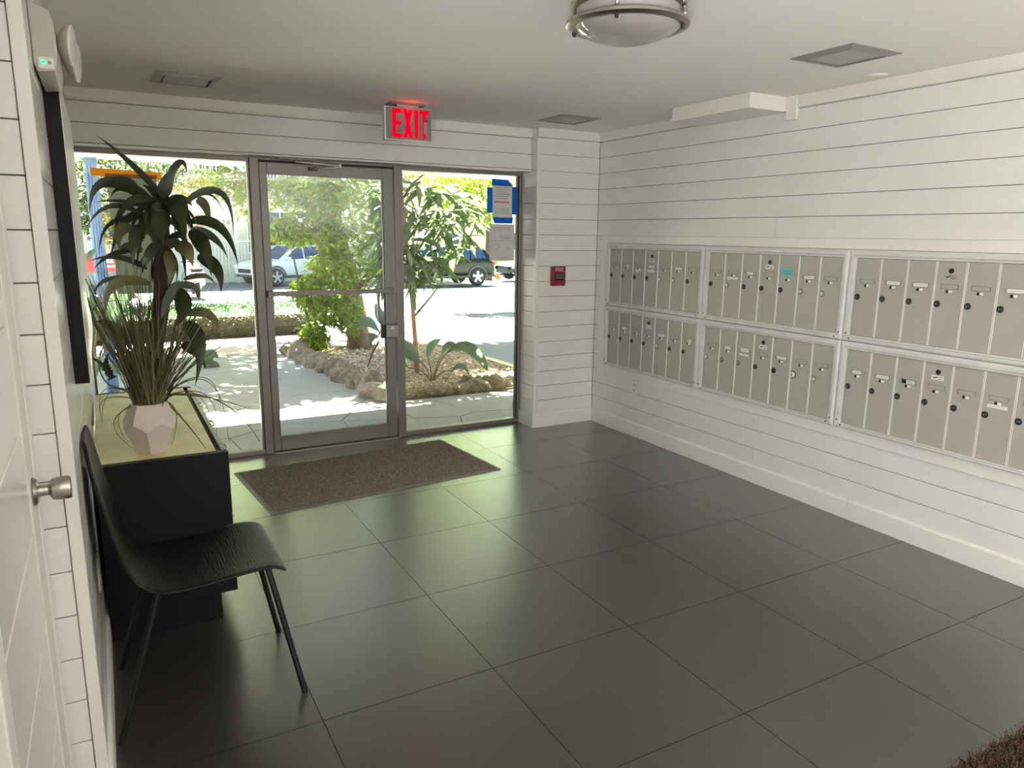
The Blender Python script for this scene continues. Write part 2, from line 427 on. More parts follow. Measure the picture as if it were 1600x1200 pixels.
bar(win2, 'glazing_bead', -1.581, -1.570, 0.0355, 1.9975, 0.25, 0.29, ALU, 0.002)
MB().box(-1.573, -0.597, 0.266, 0.272, 0.03, 2.0).build('pane', PANE, win2)

door2 = struct_empty('door_2', (-2.1, YW, 0))
bar(door2, 'door_frame_head', -2.576, -1.641, 2.012, 2.036)
bar(door2, 'door_stop', -2.576, -1.641, 2.0005, 2.0115, 0.262, 0.30, BLACK, 0.001)
bar(door2, 'stile', -2.573, -2.522, 0.012, 2.000, 0.24, 0.285)
bar(door2, 'stile', -1.720, -1.648, 0.012, 2.000, 0.24, 0.285)
bar(door2, 'top_rail', -2.5215, -1.7205, 1.922, 2.000, 0.24, 0.285)
bar(door2, 'bottom_rail', -2.5215, -1.7205, 0.012, 0.116, 0.24, 0.285)
bar(door2, 'threshold', -2.576, -1.641, 0.0, 0.010, 0.20, 0.31, ALU, 0.002)
bar(door2, 'gasket', -1.7245, -1.7205, 0.1165, 1.9215, 0.2445, 0.28, BLACK, 0.0)
MB().box(-2.523, -1.7235, 0.261, 0.267, 0.115, 1.923).build('pane', GLASS, door2)
pb = MB().box(-2.562, -1.675, 0.188, 0.214, 1.116, 1.148)  .build('push_bar', DOORALU, door2, bevel=0.004)
MB().box(-2.570, -2.528, 0.183, 0.2395, 1.110, 1.154).build('bar_end', DOORALU, pb, bevel=0.005)
MB().box(-1.715, -1.668, 0.183, 0.2395, 1.110, 1.154).build('bar_end', DOORALU, pb, bevel=0.005)
lk = MB().box(-1.738, -1.640, 0.185, 0.2395, 0.785, 0.882).build('latch_box', ALU, door2, bevel=0.006)
MB().lathe([(0.0, -0.006), (0.012, -0.006), (0.013, 0.0)], (-1.69, 0.19, 0.872-0.012), 'y', 16).build('cylinder', CHROME, lk)
MB().box(-1.772, -1.7385, 0.195, 0.235, 0.782, 0.885).build('paddle', BLACK, lk, bevel=0.006)
MB().tube([(-1.745, 0.288, 0.9), (-1.745, 0.33, 0.92), (-1.745, 0.33, 1.10), (-1.745, 0.288, 1.12)], 0.013, 10).build('pull_handle', DOORALU, door2, smooth=True)
cb = MB().box(-2.457, -2.211, 0.180, 0.234, 2.018, 2.052).build('closer_body', ALU, door2, bevel=0.006, seg=3)
MB().lathe([(0.0, 0), (0.017, 0), (0.017, 0.02), (0.0, 0.022)], (-2.472, 0.207, 2.035), 'x', 16).build('closer_cap', ALU, cb, smooth=40)
MB().tube([(-2.34, 0.19, 2.017), (-2.345, 0.175, 2.006), (-2.06, 0.13, 1.992)], 0.006, 8).build('closer_arm', CHROME, door2, smooth=True)
MB().tube([(-2.06, 0.13, 1.985), (-2.22, 0.228, 1.968)], 0.005, 8).build('closer_arm', CHROME, door2, smooth=True)
MB().box(-2.25, -2.19, 0.226, 0.2395, 1.956, 1.982).build('arm_bracket', DARKM, door2, bevel=0.002)
MB().lathe([(0.0, -0.012), (0.011, -0.012), (0.011, 0.012), (0, 0.012)], (-2.06, 0.13, 1.990), 'z', 14).build('arm_joint', CHROME, door2, smooth=40)

# notices taped to the glass
TAPE = mat('blue_masking_tape', srgb(20, 134, 226), 0.7, noise=0.12, nscale=30, trans=0.5)
OTAPE = mat('orange_tape', srgb(255, 200, 84), 0.6, trans=0.6)
NOTICE = mat('pale_green_paper', srgb(196, 206, 190), 0.8, trans=0.45)
SHEET = mat('backlit_paper', srgb(222, 220, 218), 0.8, trans=0.35)
GREYINK = mat('grey_print', srgb(160, 158, 158), 0.9)
REDINK = mat('red_print', srgb(214, 120, 118), 0.9)
def sheet(name, x0, x1, z0, z1, y=0.2645, m=SHEET, parent=None, slant=0.0, t=0.0008):
    q = [(x0, z0), (x1, z0-slant), (x1, z1-slant), (x0, z1)]
    return MB().prism(q, y-t, y, axis='y').build(name, m, parent)
def print_lines(parent, rows, y, mi):
    b = MB()
    for x0, x1, z, h in rows: b.box(x0, x1, y-0.0006, y-0.0001, z, z+h)
    return b.build('print', mi, parent, kind='stuff')
n1 = thing('paper_notice', 'white notice with a red line taped to the right pane with four blue strips', 'notice', (-0.725, 0.264, 1.8))
sheet('sheet', -0.822, -0.640, 1.672, 1.935, parent=n1)
print_lines(n1, [(-0.80+0.01*(i % 2), -0.665-0.012*(i % 3), 1.905-0.017*i, 0.006) for i in range(6)] + [(-0.795, -0.67, 1.745-0.012*i, 0.004) for i in range(4)], 0.2636, GREYINK)
print_lines(n1, [(-0.80, -0.672, 1.79, 0.013)], 0.2636, REDINK)
tp = [[(-0.826, 1.921), (-0.652, 1.918), (-0.655, 1.938), (-0.682, 1.968), (-0.826, 1.970)], [(-0.868, 1.712), (-0.820, 1.712), (-0.820, 1.90), (-0.845, 1.906), (-0.868, 1.905)],
      [(-0.645, 1.702), (-0.6015, 1.700), (-0.6015, 1.915), (-0.645, 1.918)], [(-0.80, 1.632), (-0.642, 1.632), (-0.636, 1.678), (-0.824, 1.680)]]
for q in tp: MB().prism(q, 0.2625, 0.2634, axis='y').build('tape', TAPE, n1)
n2 = thing('paper_notice', 'grey printed certificate with a round seal on the right pane below the blue taped notice', 'notice', (-0.735, 0.264, 1.48))
sheet('sheet', -0.843, -0.622, 1.340, 1.626, parent=n2)
rows = [(-0.80, -0.66, 1.598, 0.004), (-0.79, -0.65, 1.585, 0.004)] + [(-0.76, -0.645, 1.54-0.012*i, 0.003) for i in range(3)] + [(-0.83, -0.635, 1.495, 0.003), (-0.70, -0.65, 1.44, 0.003), (-0.695, -0.655, 1.428, 0.003), (-0.78, -0.68, 1.362, 0.004)]
print_lines(n2, rows, 0.2636, GREYINK)
MB().tube([(-0.785+0.026*math.cos(a), 0.2632, 1.45+0.026*math.sin(a)) for a in [2*PI*k/20 for k in range(21)]], 0.0014, 5, caps=False).build('seal', GREYINK, n2)
n3 = thing('paper_notice', 'large pale green notice hung with orange tape on the left pane behind the plant', 'notice', (-3.33, 0.264, 1.5))
sheet('sheet', -3.462, -3.19, 1.155, 1.868, parent=n3, m=NOTICE)
MB().prism([(-3.545, 1.868), (-3.16, 1.858), (-3.16, 1.902), (-3.545, 1.914)], 0.2625, 0.2634, axis='y').build('tape', OTAPE, n3)
MB().prism([(-3.47, 1.862), (-3.187, 1.861), (-3.187, 1.884), (-3.47, 1.884)], 0.2612, 0.2622, axis='y').build('tape', mat('brown_tape', srgb(176, 116, 34), 0.6), n3)
print_lines(n3, [(-3.44, -3.30, 1.76-0.02*i, 0.004) for i in range(3)], 0.2636, GREYINK)
v, f = text_geo('and have', 0.03)
b = MB(); b.add([(-3.37+x, 0.2632, 1.535+y) for x, y, z in v], f); b.add([(-3.385+x*0.9, 0.2632, 1.60+y*0.9) for x, y, z in v], f); b.build('lettering', INK, n3, kind='stuff')

# ------------------------------------------------------------------ six banks of mailboxes
LOCKS = {'k': DARKM, 'b': CHROME, 'g': MBEDGE}
TURQ = mat('turquoise_sticker', srgb(112, 196, 196), 0.6)
CLEARTAPE = mat('clear_tape', srgb(176, 172, 162), 0.25)
YELTAPE = mat('yellowed_tape', srgb(190, 176, 140), 0.6)
SLOT = mat('card_slot_rim_grey', srgb(112, 108, 100), 0.5, metal=0.3)  # darker grey for the card holder rims
BLACKINK = mat('black_print', srgb(28, 26, 26), 0.7)
def rail(parent, name, y0, y1, z0, z1, horiz, outer_low, m0, m1):
    """one mitred aluminium rail; profile has an outer flange, a groove and an inner lip"""
    t = (z1-z0) if horiz else (y1-y0)
    # u runs across the rail from its outer edge (0) to its inner edge (1)
    prof = [(0.0, -0.006), (0.06, -0.016), (0.30, -0.022), (0.62, -0.022), (0.68, -0.014), (0.72, -0.014), (0.75, -0.019), (0.95, -0.017), (1.0, -0.004)]
    v = []
    for end in (0, 1):
        for u, x in prof:
            c = u*t
            if horiz:
                z = (z0 + c) if outer_low else (z1 - c)
                y = (y0 + c*m0) if end == 0 else (y1 - c*m1)
            else:
                y = (y0 + c) if outer_low else (y1 - c)
                z = (z0 + c*m0) if end == 0 else (z1 - c*m1)
            v.append((x, y, z))
        # close the back
        v += [(0.004, v[-1][1], v[-1][2]), (0.004, v[-len(prof)][1], v[-len(prof)][2])]
    n = len(prof)+2
    f = [(i, (i+1) % n, n+(i+1) % n, n+i) for i in range(n)] + [tuple(range(n)), tuple(range(2*n-1, n-1, -1))]
    return MB().add(v, f).build(name, MBFRAME, parent)

def label_mesh(b, yc, zc, wd, ht, x=-0.0098, lines=2, seed=0, dark=False, eagle=False):
    """a stuck label: material 0 the card, material 1 its print (drawn just proud of it)"""
    b.box(x, x+0.0006, yc-wd/2, yc+wd/2, zc-ht/2, zc+ht/2, 0)
    r = random.Random(seed)
    if eagle:
        b.prism([(yc+wd*0.45, zc+ht*0.28), (yc+wd*0.30, zc+ht*0.05), (yc+wd*0.05, zc+ht*0.30), (yc+wd*0.02, zc+ht*0.10), (yc+wd*0.30, zc-ht*0.22)], x-0.0004, x-0.0001, axis='x', mi=1)
        b.box(x-0.0004, x-0.0001, yc-wd*0.45, yc+wd*0.0, zc+ht*0.12, zc+ht*0.22, 1)
        b.box(x-0.0004, x-0.0001, yc-wd*0.36, yc-wd*0.05, zc-ht*0.30, zc-ht*0.18, 1)
        return
    for i in range(lines):
        z = zc + ht*(0.5-(i+1)/(lines+1))
        y = yc+wd*0.36
        while y > yc-wd*0.30:
            l = r.uniform(0.05, 0.16)*wd
            b.box(x-0.0004, x-0.0001, y-l, y, z-ht*0.08, z+ht*0.08, 1); y -= l+0.05*wd

door_mesh = MB().box(-0.0085, -0.003, -0.0685, 0.0685, 0.0, 0.409).mesh('door', MBDOOR)
lock_small = MB().lathe([(0.0, -0.0175), (0.0055, -0.0175), (0.0095, -0.0165), (0.0105, -0.012), (0.0105, -0.0085)], (0, 0, 0), 'x', 18).lathe([(0.0106, -0.0098), (0.0128, -0.0096), (0.0135, -0.0085)], (0, 0, 0), 'x', 18).box(-0.0180, -0.0174, -0.001, 0.001, -0.005, 0.005)
lock_meshes = {}
def lock_mesh(k):
    if k not in lock_meshes:
        b = MB(); b.v = list(lock_small.v); b.f = list(lock_small.f); nc = 2*18+2; b.mi = [0]*(len(b.f)-6-nc) + [2]*nc + [1]*6
        sc = 1.75 if k == 'B' else 1.3 if k == 'K' else 1.2
        b.v = [(p[0] if sc < 1.5 else p[0]*1.3+0.003, p[1]*sc, p[2]*sc) for p in b.v]
        lock_meshes[k] = b.mesh('lock', [{'k': DARKM, 'b': CHROME, 'g': STEEL, 'B': CHROME, 'K': BLACK}[k], BLACK if k != 'k' else STEEL, DARKM], True)
    return lock_meshes[k]
sl = MB()                                    # name-card holder: a rim round a recess, and the little finger pull under it
sl.box(-0.0098, -0.0084, 0.040, 0.042, -0.011, 0.011); sl.box(-0.0098, -0.0084, -0.042, -0.040, -0.011, 0.011)
sl.box(-0.0098, -0.0084, -0.040, 0.040, 0.0095, 0.011); sl.box(-0.0098, -0.0084, -0.040, 0.040, -0.011, -0.0095)
sl.box(-0.0088, -0.0083, -0.040, 0.040, -0.0095, 0.0095, 1)
slot_mesh = sl.mesh('card_holder', [SLOT, MBDOOR])
pull = MB().box(-0.0098, -0.0084, 0.002, 0.016, -0.0075, 0.0065, 1).box(-0.0118, -0.0084, -0.014, 0.002, -0.0055, 0.0055, 0)
pull_mesh = pull.mesh('finger_pull', [MBEDGE, BLACK])
view_mesh = MB().lathe([(0.0, -0.0105), (0.0065, -0.0105), (0.0105, -0.0118), (0.0125, -0.0105), (0.0125, -0.0084)], (0, 0, 0), 'x', 20).mesh('viewer', BLACK, True)
div_mesh = MB().box(-0.0105, -0.003, -0.0015, 0.0015, 0.0, 0.409).mesh('divider', MBEDGE)
gap_mesh = MB().box(-0.0060, -0.003, -0.0016, 0.0016, 0.0, 0.409).mesh('shadow_gap', BLACK)

BANKS = [
 (0, 1, 'kkkkbbk', ['', 's', 'wt', 'Elw', '', 'W', ''], 'upper mailbox bank nearest the corner, seven narrow grey doors beside the white trim'),
 (0, 0, 'kkkkbkk', ['', 'w', '', 'E', 'W', '', 's'], 'lower mailbox bank nearest the corner, above the wall outlet'),
 (1, 1, 'kbkkkbb', ['y', 'u', 'w', 'E', 'T', 'W', ''], 'upper middle mailbox bank with a turquoise sticker on one door'),
 (1, 0, 'bggkKBb', ['', 'w', 'R', 'E', 'W', '', ''], 'lower middle mailbox bank with one large round bright lock'),
 (2, 1, 'kkkkkkk', ['', 'W', 'W', 'e', '', 'W', ''], 'upper mailbox bank at the right edge of the photo, wide grey doors'),
 (2, 0, 'kkkkkkk', ['w', 'W', 'D', 'E', '', 'u', ''], 'lower mailbox bank at the right edge with a black and white name strip'),
]
for col, row, locks, labs, lab in BANKS:
    ya = -0.164 - 1.0945*col; yb = ya - 1.0937
    z0, z1 = (1.0006, 1.490) if row else (0.515, 1.000)
    root = thing('mailbox_bank', lab, 'mailbox', (0, (ya+yb)/2, z0), 'wall mailbox banks')
    fw = 0.040; zt = 0.044; zb = 0.035 if row else 0.026
    MB().box(0.0045, 0.12, yb+0.004, ya-0.004, z0+0.004, z1-0.004).build('housing', DARKM, root)
    rail(root, 'frame_rail', yb, ya, z1-zt, z1, True, False, fw/zt, fw/zt)
    rail(root, 'frame_rail', yb, ya, z0, z0+zb, True, True, fw/zb, fw/zb)
    rail(root, 'frame_rail', ya-fw, ya, z0, z1, False, False, zb/fw, zt/fw)
    rail(root, 'frame_rail', yb, yb+fw, z0, z1, False, True, zb/fw, zt/fw)
    scr = MB()
    for y, z in ((ya-0.022, z0+0.042), (ya-0.047, z0+0.015), (yb+0.022, z0+0.042), (yb+0.047, z0+0.015)):
        scr.lathe([(0.0, -0.0236), (0.0042, -0.0232), (0.0045, -0.019)], (0, y, z), 'x', 10)
    scr.build('screws', BLACK, root)['kind'] = 'stuff'
    dz0 = z0+zb+0.0005; pitch = (ya-yb-2*fw)/7
    zs = (1.490 if row else 1.001)
    for i in range(7):
        yc = ya - fw - pitch*(i+0.5)
        d = inst(door_mesh, 'door', root, (0, yc, dz0))
        d.scale = (1, (pitch-0.0096)/0.137, (z1-zt-dz0-0.0005)/0.409)
        if i:
            yd = ya - fw - pitch*i
            for dy in ((-0.0032, 0.0032) if i > 2 or col else (0.0,)): q = inst(div_mesh, 'divider', root, (0, yd+dy, dz0)); q.scale = (1, 1, d.scale[2])
            q = inst(gap_mesh, 'shadow_gap', root, (0, yd, dz0)); q.scale = (1, 1, d.scale[2])
        def sub(me, name, y, z, rot=None):
            o = bpy.data.objects.new(name, me); COL.objects.link(o); o.parent = d
            o.matrix_parent_inverse = Matrix.Diagonal((1, 1/d.scale[1], 1/d.scale[2], 1))
            o.location = (0, y-yc, z-dz0)
            if rot: o.rotation_euler = rot
            return o
        def rel(me_builder, name, mats): return sub(me_builder.mesh(name, mats), name, yc, dz0)
        sub(lock_mesh(locks[i]), 'lock', yc+pitch*0.5-0.022, zs-0.248, (random.Random(i+col*9+row*77).choice([0, 0, 1.2]), 0, 0))
        zslot = zs-0.163
        tg = labs[i]
        sub(slot_mesh, 'card_holder', yc, zslot)
        if 'u' not in tg and 'w' != tg[-1:] or True: sub(pull_mesh, 'finger_pull', yc, zslot-0.0225)
        L_ = lambda *a, **k: (lambda b: (label_mesh(b, *a, **k), b)[1])(MB())
        yo = yc; lm = [PAPER, GREYINK]
        def put(b, mats=lm, name='name_label'):
            b.v = [(p[0], p[1]-yc, p[2]-dz0) for p in b.v]; rel(b, name, mats)
        sd_ = col*20+row*10+i
        if 'E' in tg or 'e' in tg:
            sub(view_mesh, 'viewer', yc, zs-0.088)
            put(L_(yc, zs-0.117, 0.062, 0.023, eagle=True), [PAPER if 'E' in tg else CLEARTAPE, INK], 'eagle_sticker')
        if 'W' in tg: put(L_(yc-0.003, zslot, 0.070, 0.017, lines=1, seed=sd_))
        if 'l' in tg: put(L_(yc, zslot, 0.070, 0.017, lines=1, seed=sd_)); put(L_(yc, zslot-0.030, 0.078, 0.018, x=-0.0125, lines=1, seed=sd_+3))
        if tg == 'w': put(L_(yc+0.004, zslot, 0.048, 0.018, lines=1, seed=sd_))
        if 's' in tg: put(L_(yc-0.012, zslot-0.004, 0.03, 0.022, lines=1, seed=sd_))
        if 'wt' in tg: put(L_(yc, zslot, 0.072, 0.018, lines=1, seed=sd_), [CLEARTAPE, GREYINK]); put(L_(yc+0.008, zslot-0.036, 0.06, 0.015, x=-0.0125, lines=1, seed=sd_+3))
        if 'u' in tg: put(L_(yc, zslot-0.038, 0.088, 0.016, x=-0.0122, lines=1, seed=sd_))
        if 'y' in tg: put(L_(yc-0.002, zslot+0.019, 0.066, 0.014, lines=0), [YELTAPE, INK])
        if 'R' in tg: put(L_(yc, zslot+0.006, 0.068, 0.022, lines=1, seed=sd_)); put(L_(yc, zslot-0.024, 0.078, 0.012, x=-0.0125, lines=0, seed=sd_))
        if 'D' in tg: put(L_(yc, zslot, 0.070, 0.022, lines=0), [BLACKINK, PAPER]); put(L_(yc-0.012, zslot, 0.044, 0.018, x=-0.0106, lines=2, seed=4), [PAPER, BLACKINK])
        if 'T' in tg:
            put(L_(yc, zslot+0.025, 0.11, 0.084, x=-0.0122, lines=0), [CLEARTAPE, INK], 'clear_tape')
            put(L_(yc+0.006, zslot+0.020, 0.085, 0.046, x=-0.0130, lines=2, seed=8), [TURQ, mat('teal_print', srgb(70, 150, 156), 0.7)], 'sticker')

# ------------------------------------------------------------------ small fittings on walls and ceiling
# fire alarm pull station
fa = thing('fire_alarm_pull_station', 'red fire alarm pull station on the white corner pier', 'fire alarm', (-0.372, 0.012, 1.152))
RED = mat('alarm_red', srgb(128, 34, 40), 0.45); WPRINT = mat('white_print', srgb(212, 200, 196), 0.7)
MB().box(-0.432, -0.312, -0.030, 0.0115, 1.152, 1.302).build('body', RED, fa, bevel=0.005, seg=3)
MB().box(-0.418, -0.326, -0.036, -0.0305, 1.162, 1.190).build('handle', RED, fa, bevel=0.003)
MB().box(-0.412, -0.332, -0.0345, -0.0305, 1.198, 1.252).build('label_plate', BLACK, fa, bevel=0.001)
v, f = text_geo('FIRE', 0.042)
MB().add([(-0.372+x, -0.0308, 1.278+y) for x, y, z in v], f).build('lettering', WPRINT, fa, kind='stuff')
b = MB()
for i in range(3): b.box(-0.404, -0.34, -0.0349, -0.0346, 1.240-0.014*i, 1.243-0.014*i)
b.build('print', GREYINK, fa, kind='stuff')

def outlet(name, label, loc, face):
    o = thing(name, label, 'outlet', loc)
    X, Y_, Z = loc; s = face
    b = MB().box(min(X, X-s*0.007), max(X, X-s*0.007), Y_-0.037, Y_+0.037, Z-0.06, Z+0.06).build('cover_plate', TRIMW, o, bevel=0.003)
    for dz in (0.021, -0.021):
        r = MB().box(min(X-s*0.0072, X-s*0.010), max(X-s*0.0072, X-s*0.010), Y_-0.017, Y_+0.017, Z+dz-0.015, Z+dz+0.015)
        r.build('socket', GLOSSW, o, bevel=0.002)
        MB().box(min(X-s*0.0101, X-s*0.0106), max(X-s*0.0101, X-s*0.0106), Y_-0.008, Y_-0.005, Z+dz-0.004, Z+dz+0.008).box(min(X-s*0.0101, X-s*0.0106), max(X-s*0.0101, X-s*0.0106), Y_+0.005, Y_+0.008, Z+dz-0.004, Z+dz+0.008).build('slots', INK, o)
outlet('wall_outlet', 'white power outlet below the corner mailboxes on the right wall', (0.0118, -0.560, 0.388), 1)
outlet('wall_outlet', 'white power outlet low on the left wall behind the black chair', (XL+0.0002, -2.30, 0.43), -1)

# exit sign
ex = thing('exit_sign', 'lit red EXIT sign hanging from the ceiling over the glass door', 'exit sign', (-1.775, -0.40, H))
EXG = mat('exit_sign_grey', srgb(128, 122, 114), 0.5); EXR = mat('exit_red_glow', (1.0, 0.0, 0.02), 0.5, emit=0.42)
EXR.node_tree.nodes['Principled BSDF'].inputs['Base Color'].default_value = (0.05, 0.0, 0.0, 1); EXR.node_tree.nodes['Principled BSDF'].inputs['Specular IOR Level'].default_value = 0.0
rot = Matrix.Translation((-1.775, -0.40, 0)) @ Matrix.Rotation(math.radians(-3), 4, 'Z')
def turned(b): b.v = [tuple(rot @ Vector(p)) for p in b.v]; return b
turned(MB().box(-0.155, 0.155, -0.025, 0.025, 2.118, 2.318)).build('case', TRIMW, ex, bevel=0.004)
turned(MB().box(-0.146, 0.150, -0.0275, -0.0252, 2.124, 2.313)).build('face_plate', EXG, ex)
turned(MB().box(-0.075, 0.065, -0.03, 0.03, 2.3185, 2.330)).build('canopy', STEEL, ex)
turned(MB().box(-0.12, 0.11, -0.055, 0.055, 2.3305, H)).build('mount_plate', EXG, ex, bevel=0.003)
L0, L1 = 2.135, 2.305; yf = (-0.0295, -0.0276)
def letter(polys):
    b = MB()
    for p in polys: b.prism(p, yf[0], yf[1], axis='y')
    turned(b).build('letter', EXR, ex)
x = -0.105; hh = L1-L0; st = 0.024
R_ = lambda a0, a1, c0, c1: [(a0, c0), (a1, c0), (a1, c1), (a0, c1)]
letter([R_(x, x+st, L0, L1), R_(x+st, x+0.062, L1-st, L1), R_(x+st, x+0.056, L0+hh/2-st/2, L0+hh/2+st/2), R_(x+st, x+0.062, L0, L0+st)])
x += 0.072
letter([[(x, L0), (x+st, L0), (x+0.060, L1), (x+0.060-st, L1)], [(x+0.060-st, L0), (x+0.060, L0), (x+st, L1), (x, L1)]])
x += 0.072; letter([R_(x, x+st, L0, L1)])
x += 0.034; letter([R_(x+0.018, x+0.018+st, L0, L1-st), R_(x, x+0.060, L1-st, L1)])
tw = turned(MB().box(0.102, 0.124, -0.031, -0.0277, 2.165, 2.235)); tw.build('test_window', GREYINK, ex, bevel=0.002)
ch = MB().prism([(0.104, 2.243), (0.126, 2.236), (0.126, 2.248), (0.108, 2.255)], -0.0300, -0.0277, axis='y')
turned(ch).build('chevron', DARKM, ex)
# red glow of its lamps on the ceiling
l = lamp('exit_sign_glow', 'POINT', (-1.775, -0.48, 2.285), (0, 0, -1), 0.07, (1.0, 0.03, 0.04), shadow_soft_size=0.03)
l.parent = ex; l.matrix_parent_inverse = ex.matrix_basis.inverted()

# emergency light on the left wall
em = thing('emergency_light', 'white twin head emergency light with green lamp high on the left wall', 'emergency light', (XL, -2.53, 1.93))
BEIGE = mat('cream_plastic', srgb(186, 181, 169), 0.5)
prof = [(XL+0.0005, 2.095), (XL+0.045, 2.075), (XL+0.052, 2.05), (XL+0.054, 1.972), (XL+0.046, 1.935), (XL+0.008, 1.930), (XL+0.0005, 1.95)]
MB().prism(prof, -2.70, -2.34, axis='y').build('case', BEIGE, em, bevel=0.004, seg=3)
MB().box(XL+0.010, XL+0.044, -2.7035, -2.6995, 1.937, 1.965).build('indicator_panel', TRIMW, em, bevel=0.002)
MB().lathe([(0.0, -0.004), (0.0035, -0.003), (0.004, 0.0)], (XL+0.022, -2.7035, 1.953), 'y', 12).build('green_lamp', mat('green_led', (0.0, 0.85, 0.16), 0.4, emit=1.6), em)
MB().box(XL+0.031, XL+0.039, -2.7055, -2.703, 1.949, 1.956).build('test_button', GREYINK, em, bevel=0.001)
for yh, xh, zh in ((-2.62, 0.056, 2.015), (-2.40, 0.064, 2.015)):
    c = Vector((XL+xh, yh, zh))
    q = MB().lathe([(0.0, -0.004), (0.018, -0.003), (0.034, 0.003), (0.052, 0.013), (0.060, 0.024), (0.061, 0.030), (0.055, 0.0315), (0.0, 0.034)], (0, 0, 0), 'x', 28)
    M_ = Matrix.Translation(c) @ Matrix.Rotation(math.radians(-8), 4, 'Z') @ Matrix.Rotation(math.radians(4), 4, 'Y') @ Matrix.Diagonal((1, 0.8, 0.8, 1))
    q.v = [tuple(M_ @ Vector(p)) for p in q.v]
    hd = q.build('lamp_head', BEIGE, em, smooth=35)
    MB().tube([(XL+0.05, yh, zh+.004), (XL+xh+0.002, yh, zh)], 0.012, 12).build('swivel', BEIGE, hd)
    r = MB().lathe([(0.061, 0.026), (0.0635, 0.028), (0.0635, 0.033), (0.057, 0.034)], (0, 0, 0), 'x', 28)
    r.v = [tuple(M_ @ Vector(p)) for p in r.v]; r.build('lens_rim', GLOSSW, hd, smooth=True)

# wall panel with a deep black edge on the left wall
mi = thing('wall_panel', 'tall wall panel with a deep black edge on the left wall above the console', 'wall panel', (XL, -1.7, 1.09))
YM0, YM1 = -2.385, -1.12
MB().box(XL+0.0005, XL+0.0395, YM0, YM1, 1.085, 1.992).build('black_edge', mat('black_lacquer', srgb(6, 6, 8), 0.5, spec=0.25), mi, bevel=0.001)
MB().box(XL+0.0397, XL+0.0410, YM0+0.012, YM1-0.012, 1.097, 1.980).build('face', mat('pale_glossy_face', (0.75, 0.74, 0.70), 0.38, metal=0.6), mi)

# dome lamp
DC = Vector((-1.86, -2.74, H))
dl = thing('ceiling_light', 'round flush ceiling light with nickel rings and a glass bowl, unlit', 'ceiling light', DC)
MB().lathe([(0.0, -0.001), (0.195, -0.001), (0.200, -0.006), (0.200, -0.018), (0.186, -0.022), (0.0, -0.024)], DC, 'z', 64).build('base_ring', STEEL, dl, smooth=35)
MB().lathe([(0.178, -0.024), (0.178, -0.062)], DC, 'z', 64).build('drum', mat('frosted_white', srgb(158, 154, 148), 0.5), dl, smooth=35)
MB().lathe([(0.181, -0.062), (0.205, -0.064), (0.214, -0.070), (0.214, -0.079), (0.200, -0.085), (0.186, -0.086), (0.176, -0.080), (0.181, -0.062)], DC, 'z', 64).build('lower_ring', STEEL, dl, smooth=35)
for k in range(4):
    a = math.radians(42+90*k); p = lambda r, z: DC + Vector((r*math.cos(a), r*math.sin(a), z))
    MB().tube([p(0.186, -0.020), p(0.194, -0.030), p(0.196, -0.045), p(0.192, -0.066)], 0.006, 8).build('post', STEEL, dl, smooth=True)
    MB().lathe([(0.0, -0.012), (0.006, -0.012), (0.007, 0.0)], p(0.190, -0.086), 'z', 10).build('thumb_screw', BLACK, dl)
bowl = [(0.185*math.sin(t), -0.078-0.055*(math.cos(t)-math.cos(1.25))/(1-math.cos(1.25))) for t in [1.25*i/16 for i in range(17)]]
BOWL = mat('opal_glass', srgb(158, 153, 146), 0.06, coat=0.6, spec=0.7)
MB().lathe([(r/math.sin(1.25), z) for r, z in bowl], DC, 'z', 64).build('glass_bowl', BOWL, dl, smooth=True)

# square recessed fixtures
VENT_IN = mat('frosted_grey_lens', srgb(160, 162, 153), 0.3); VFR = mat('grey_metal_trim', srgb(148, 146, 138), 0.35, metal=0.4)
for (cx, cyy, lab) in ((-3.055, -0.475, 'square grey ceiling fixture at left above the pane with the plant'), (-0.590, -0.445, 'square grey ceiling fixture in the far right corner by the pier'), (-0.575, -2.634, 'square grey ceiling fixture at right above the mailbox wall')):
    t = thing('square_ceiling_fixture', lab, 'ceiling fixture', (cx, cyy, H), 'square fixtures set in the ceiling')
    h, i = 0.163, 0.118
    for q in ([(-h, -h), (h, -h), (i, -i), (-i, -i)], [(h, -h), (h, h), (i, i), (i, -i)], [(h, h), (-h, h), (-i, i), (i, i)], [(-h, h), (-h, -h), (-i, -i), (-i, i)]):
        zz_ = [H-0.004 if max(abs(a), abs(c)) > 0.15 else H-0.014 for a, c in q]
        v = [(cx+a, cyy+c, z) for (a, c), z in zip(q, zz_)] + [(cx+a, cyy+c, H-0.0005) for a, c in q]
        MB().add(v, [(0, 1, 2, 3), (7, 6, 5, 4), (0, 1, 5, 4), (1, 2, 6, 5), (2, 3, 7, 6), (3, 0, 4, 7)]).build('trim_frame', VFR, t)
    MB().box(cx-i+0.010, cx+i-0.010, cyy-i+0.010, cyy+i-0.010, H-0.009, H-0.002).build('lens', VENT_IN, t)
    g = MB()
    for a0, a1, c0, c1 in ((-i, i, -i, -i+0.010), (-i, i, i-0.010, i), (-i, -i+0.010, -i, i), (i-0.010, i, -i, i)): g.box(cx+a0, cx+a1, cyy+c0, cyy+c1, H-0.0035, H-0.0008)
    g.build('gap', BLACK, t)
tag(MB().lathe([(0.0, -0.010), (0.040, -0.010), (0.052, -0.006), (0.056, -0.0005)], (-0.10, -2.455, H), 'z', 40).build('round_cover', TRIMW, None, smooth=40), 'small round white cover plate on the ceiling beside the right wall', 'cover plate')

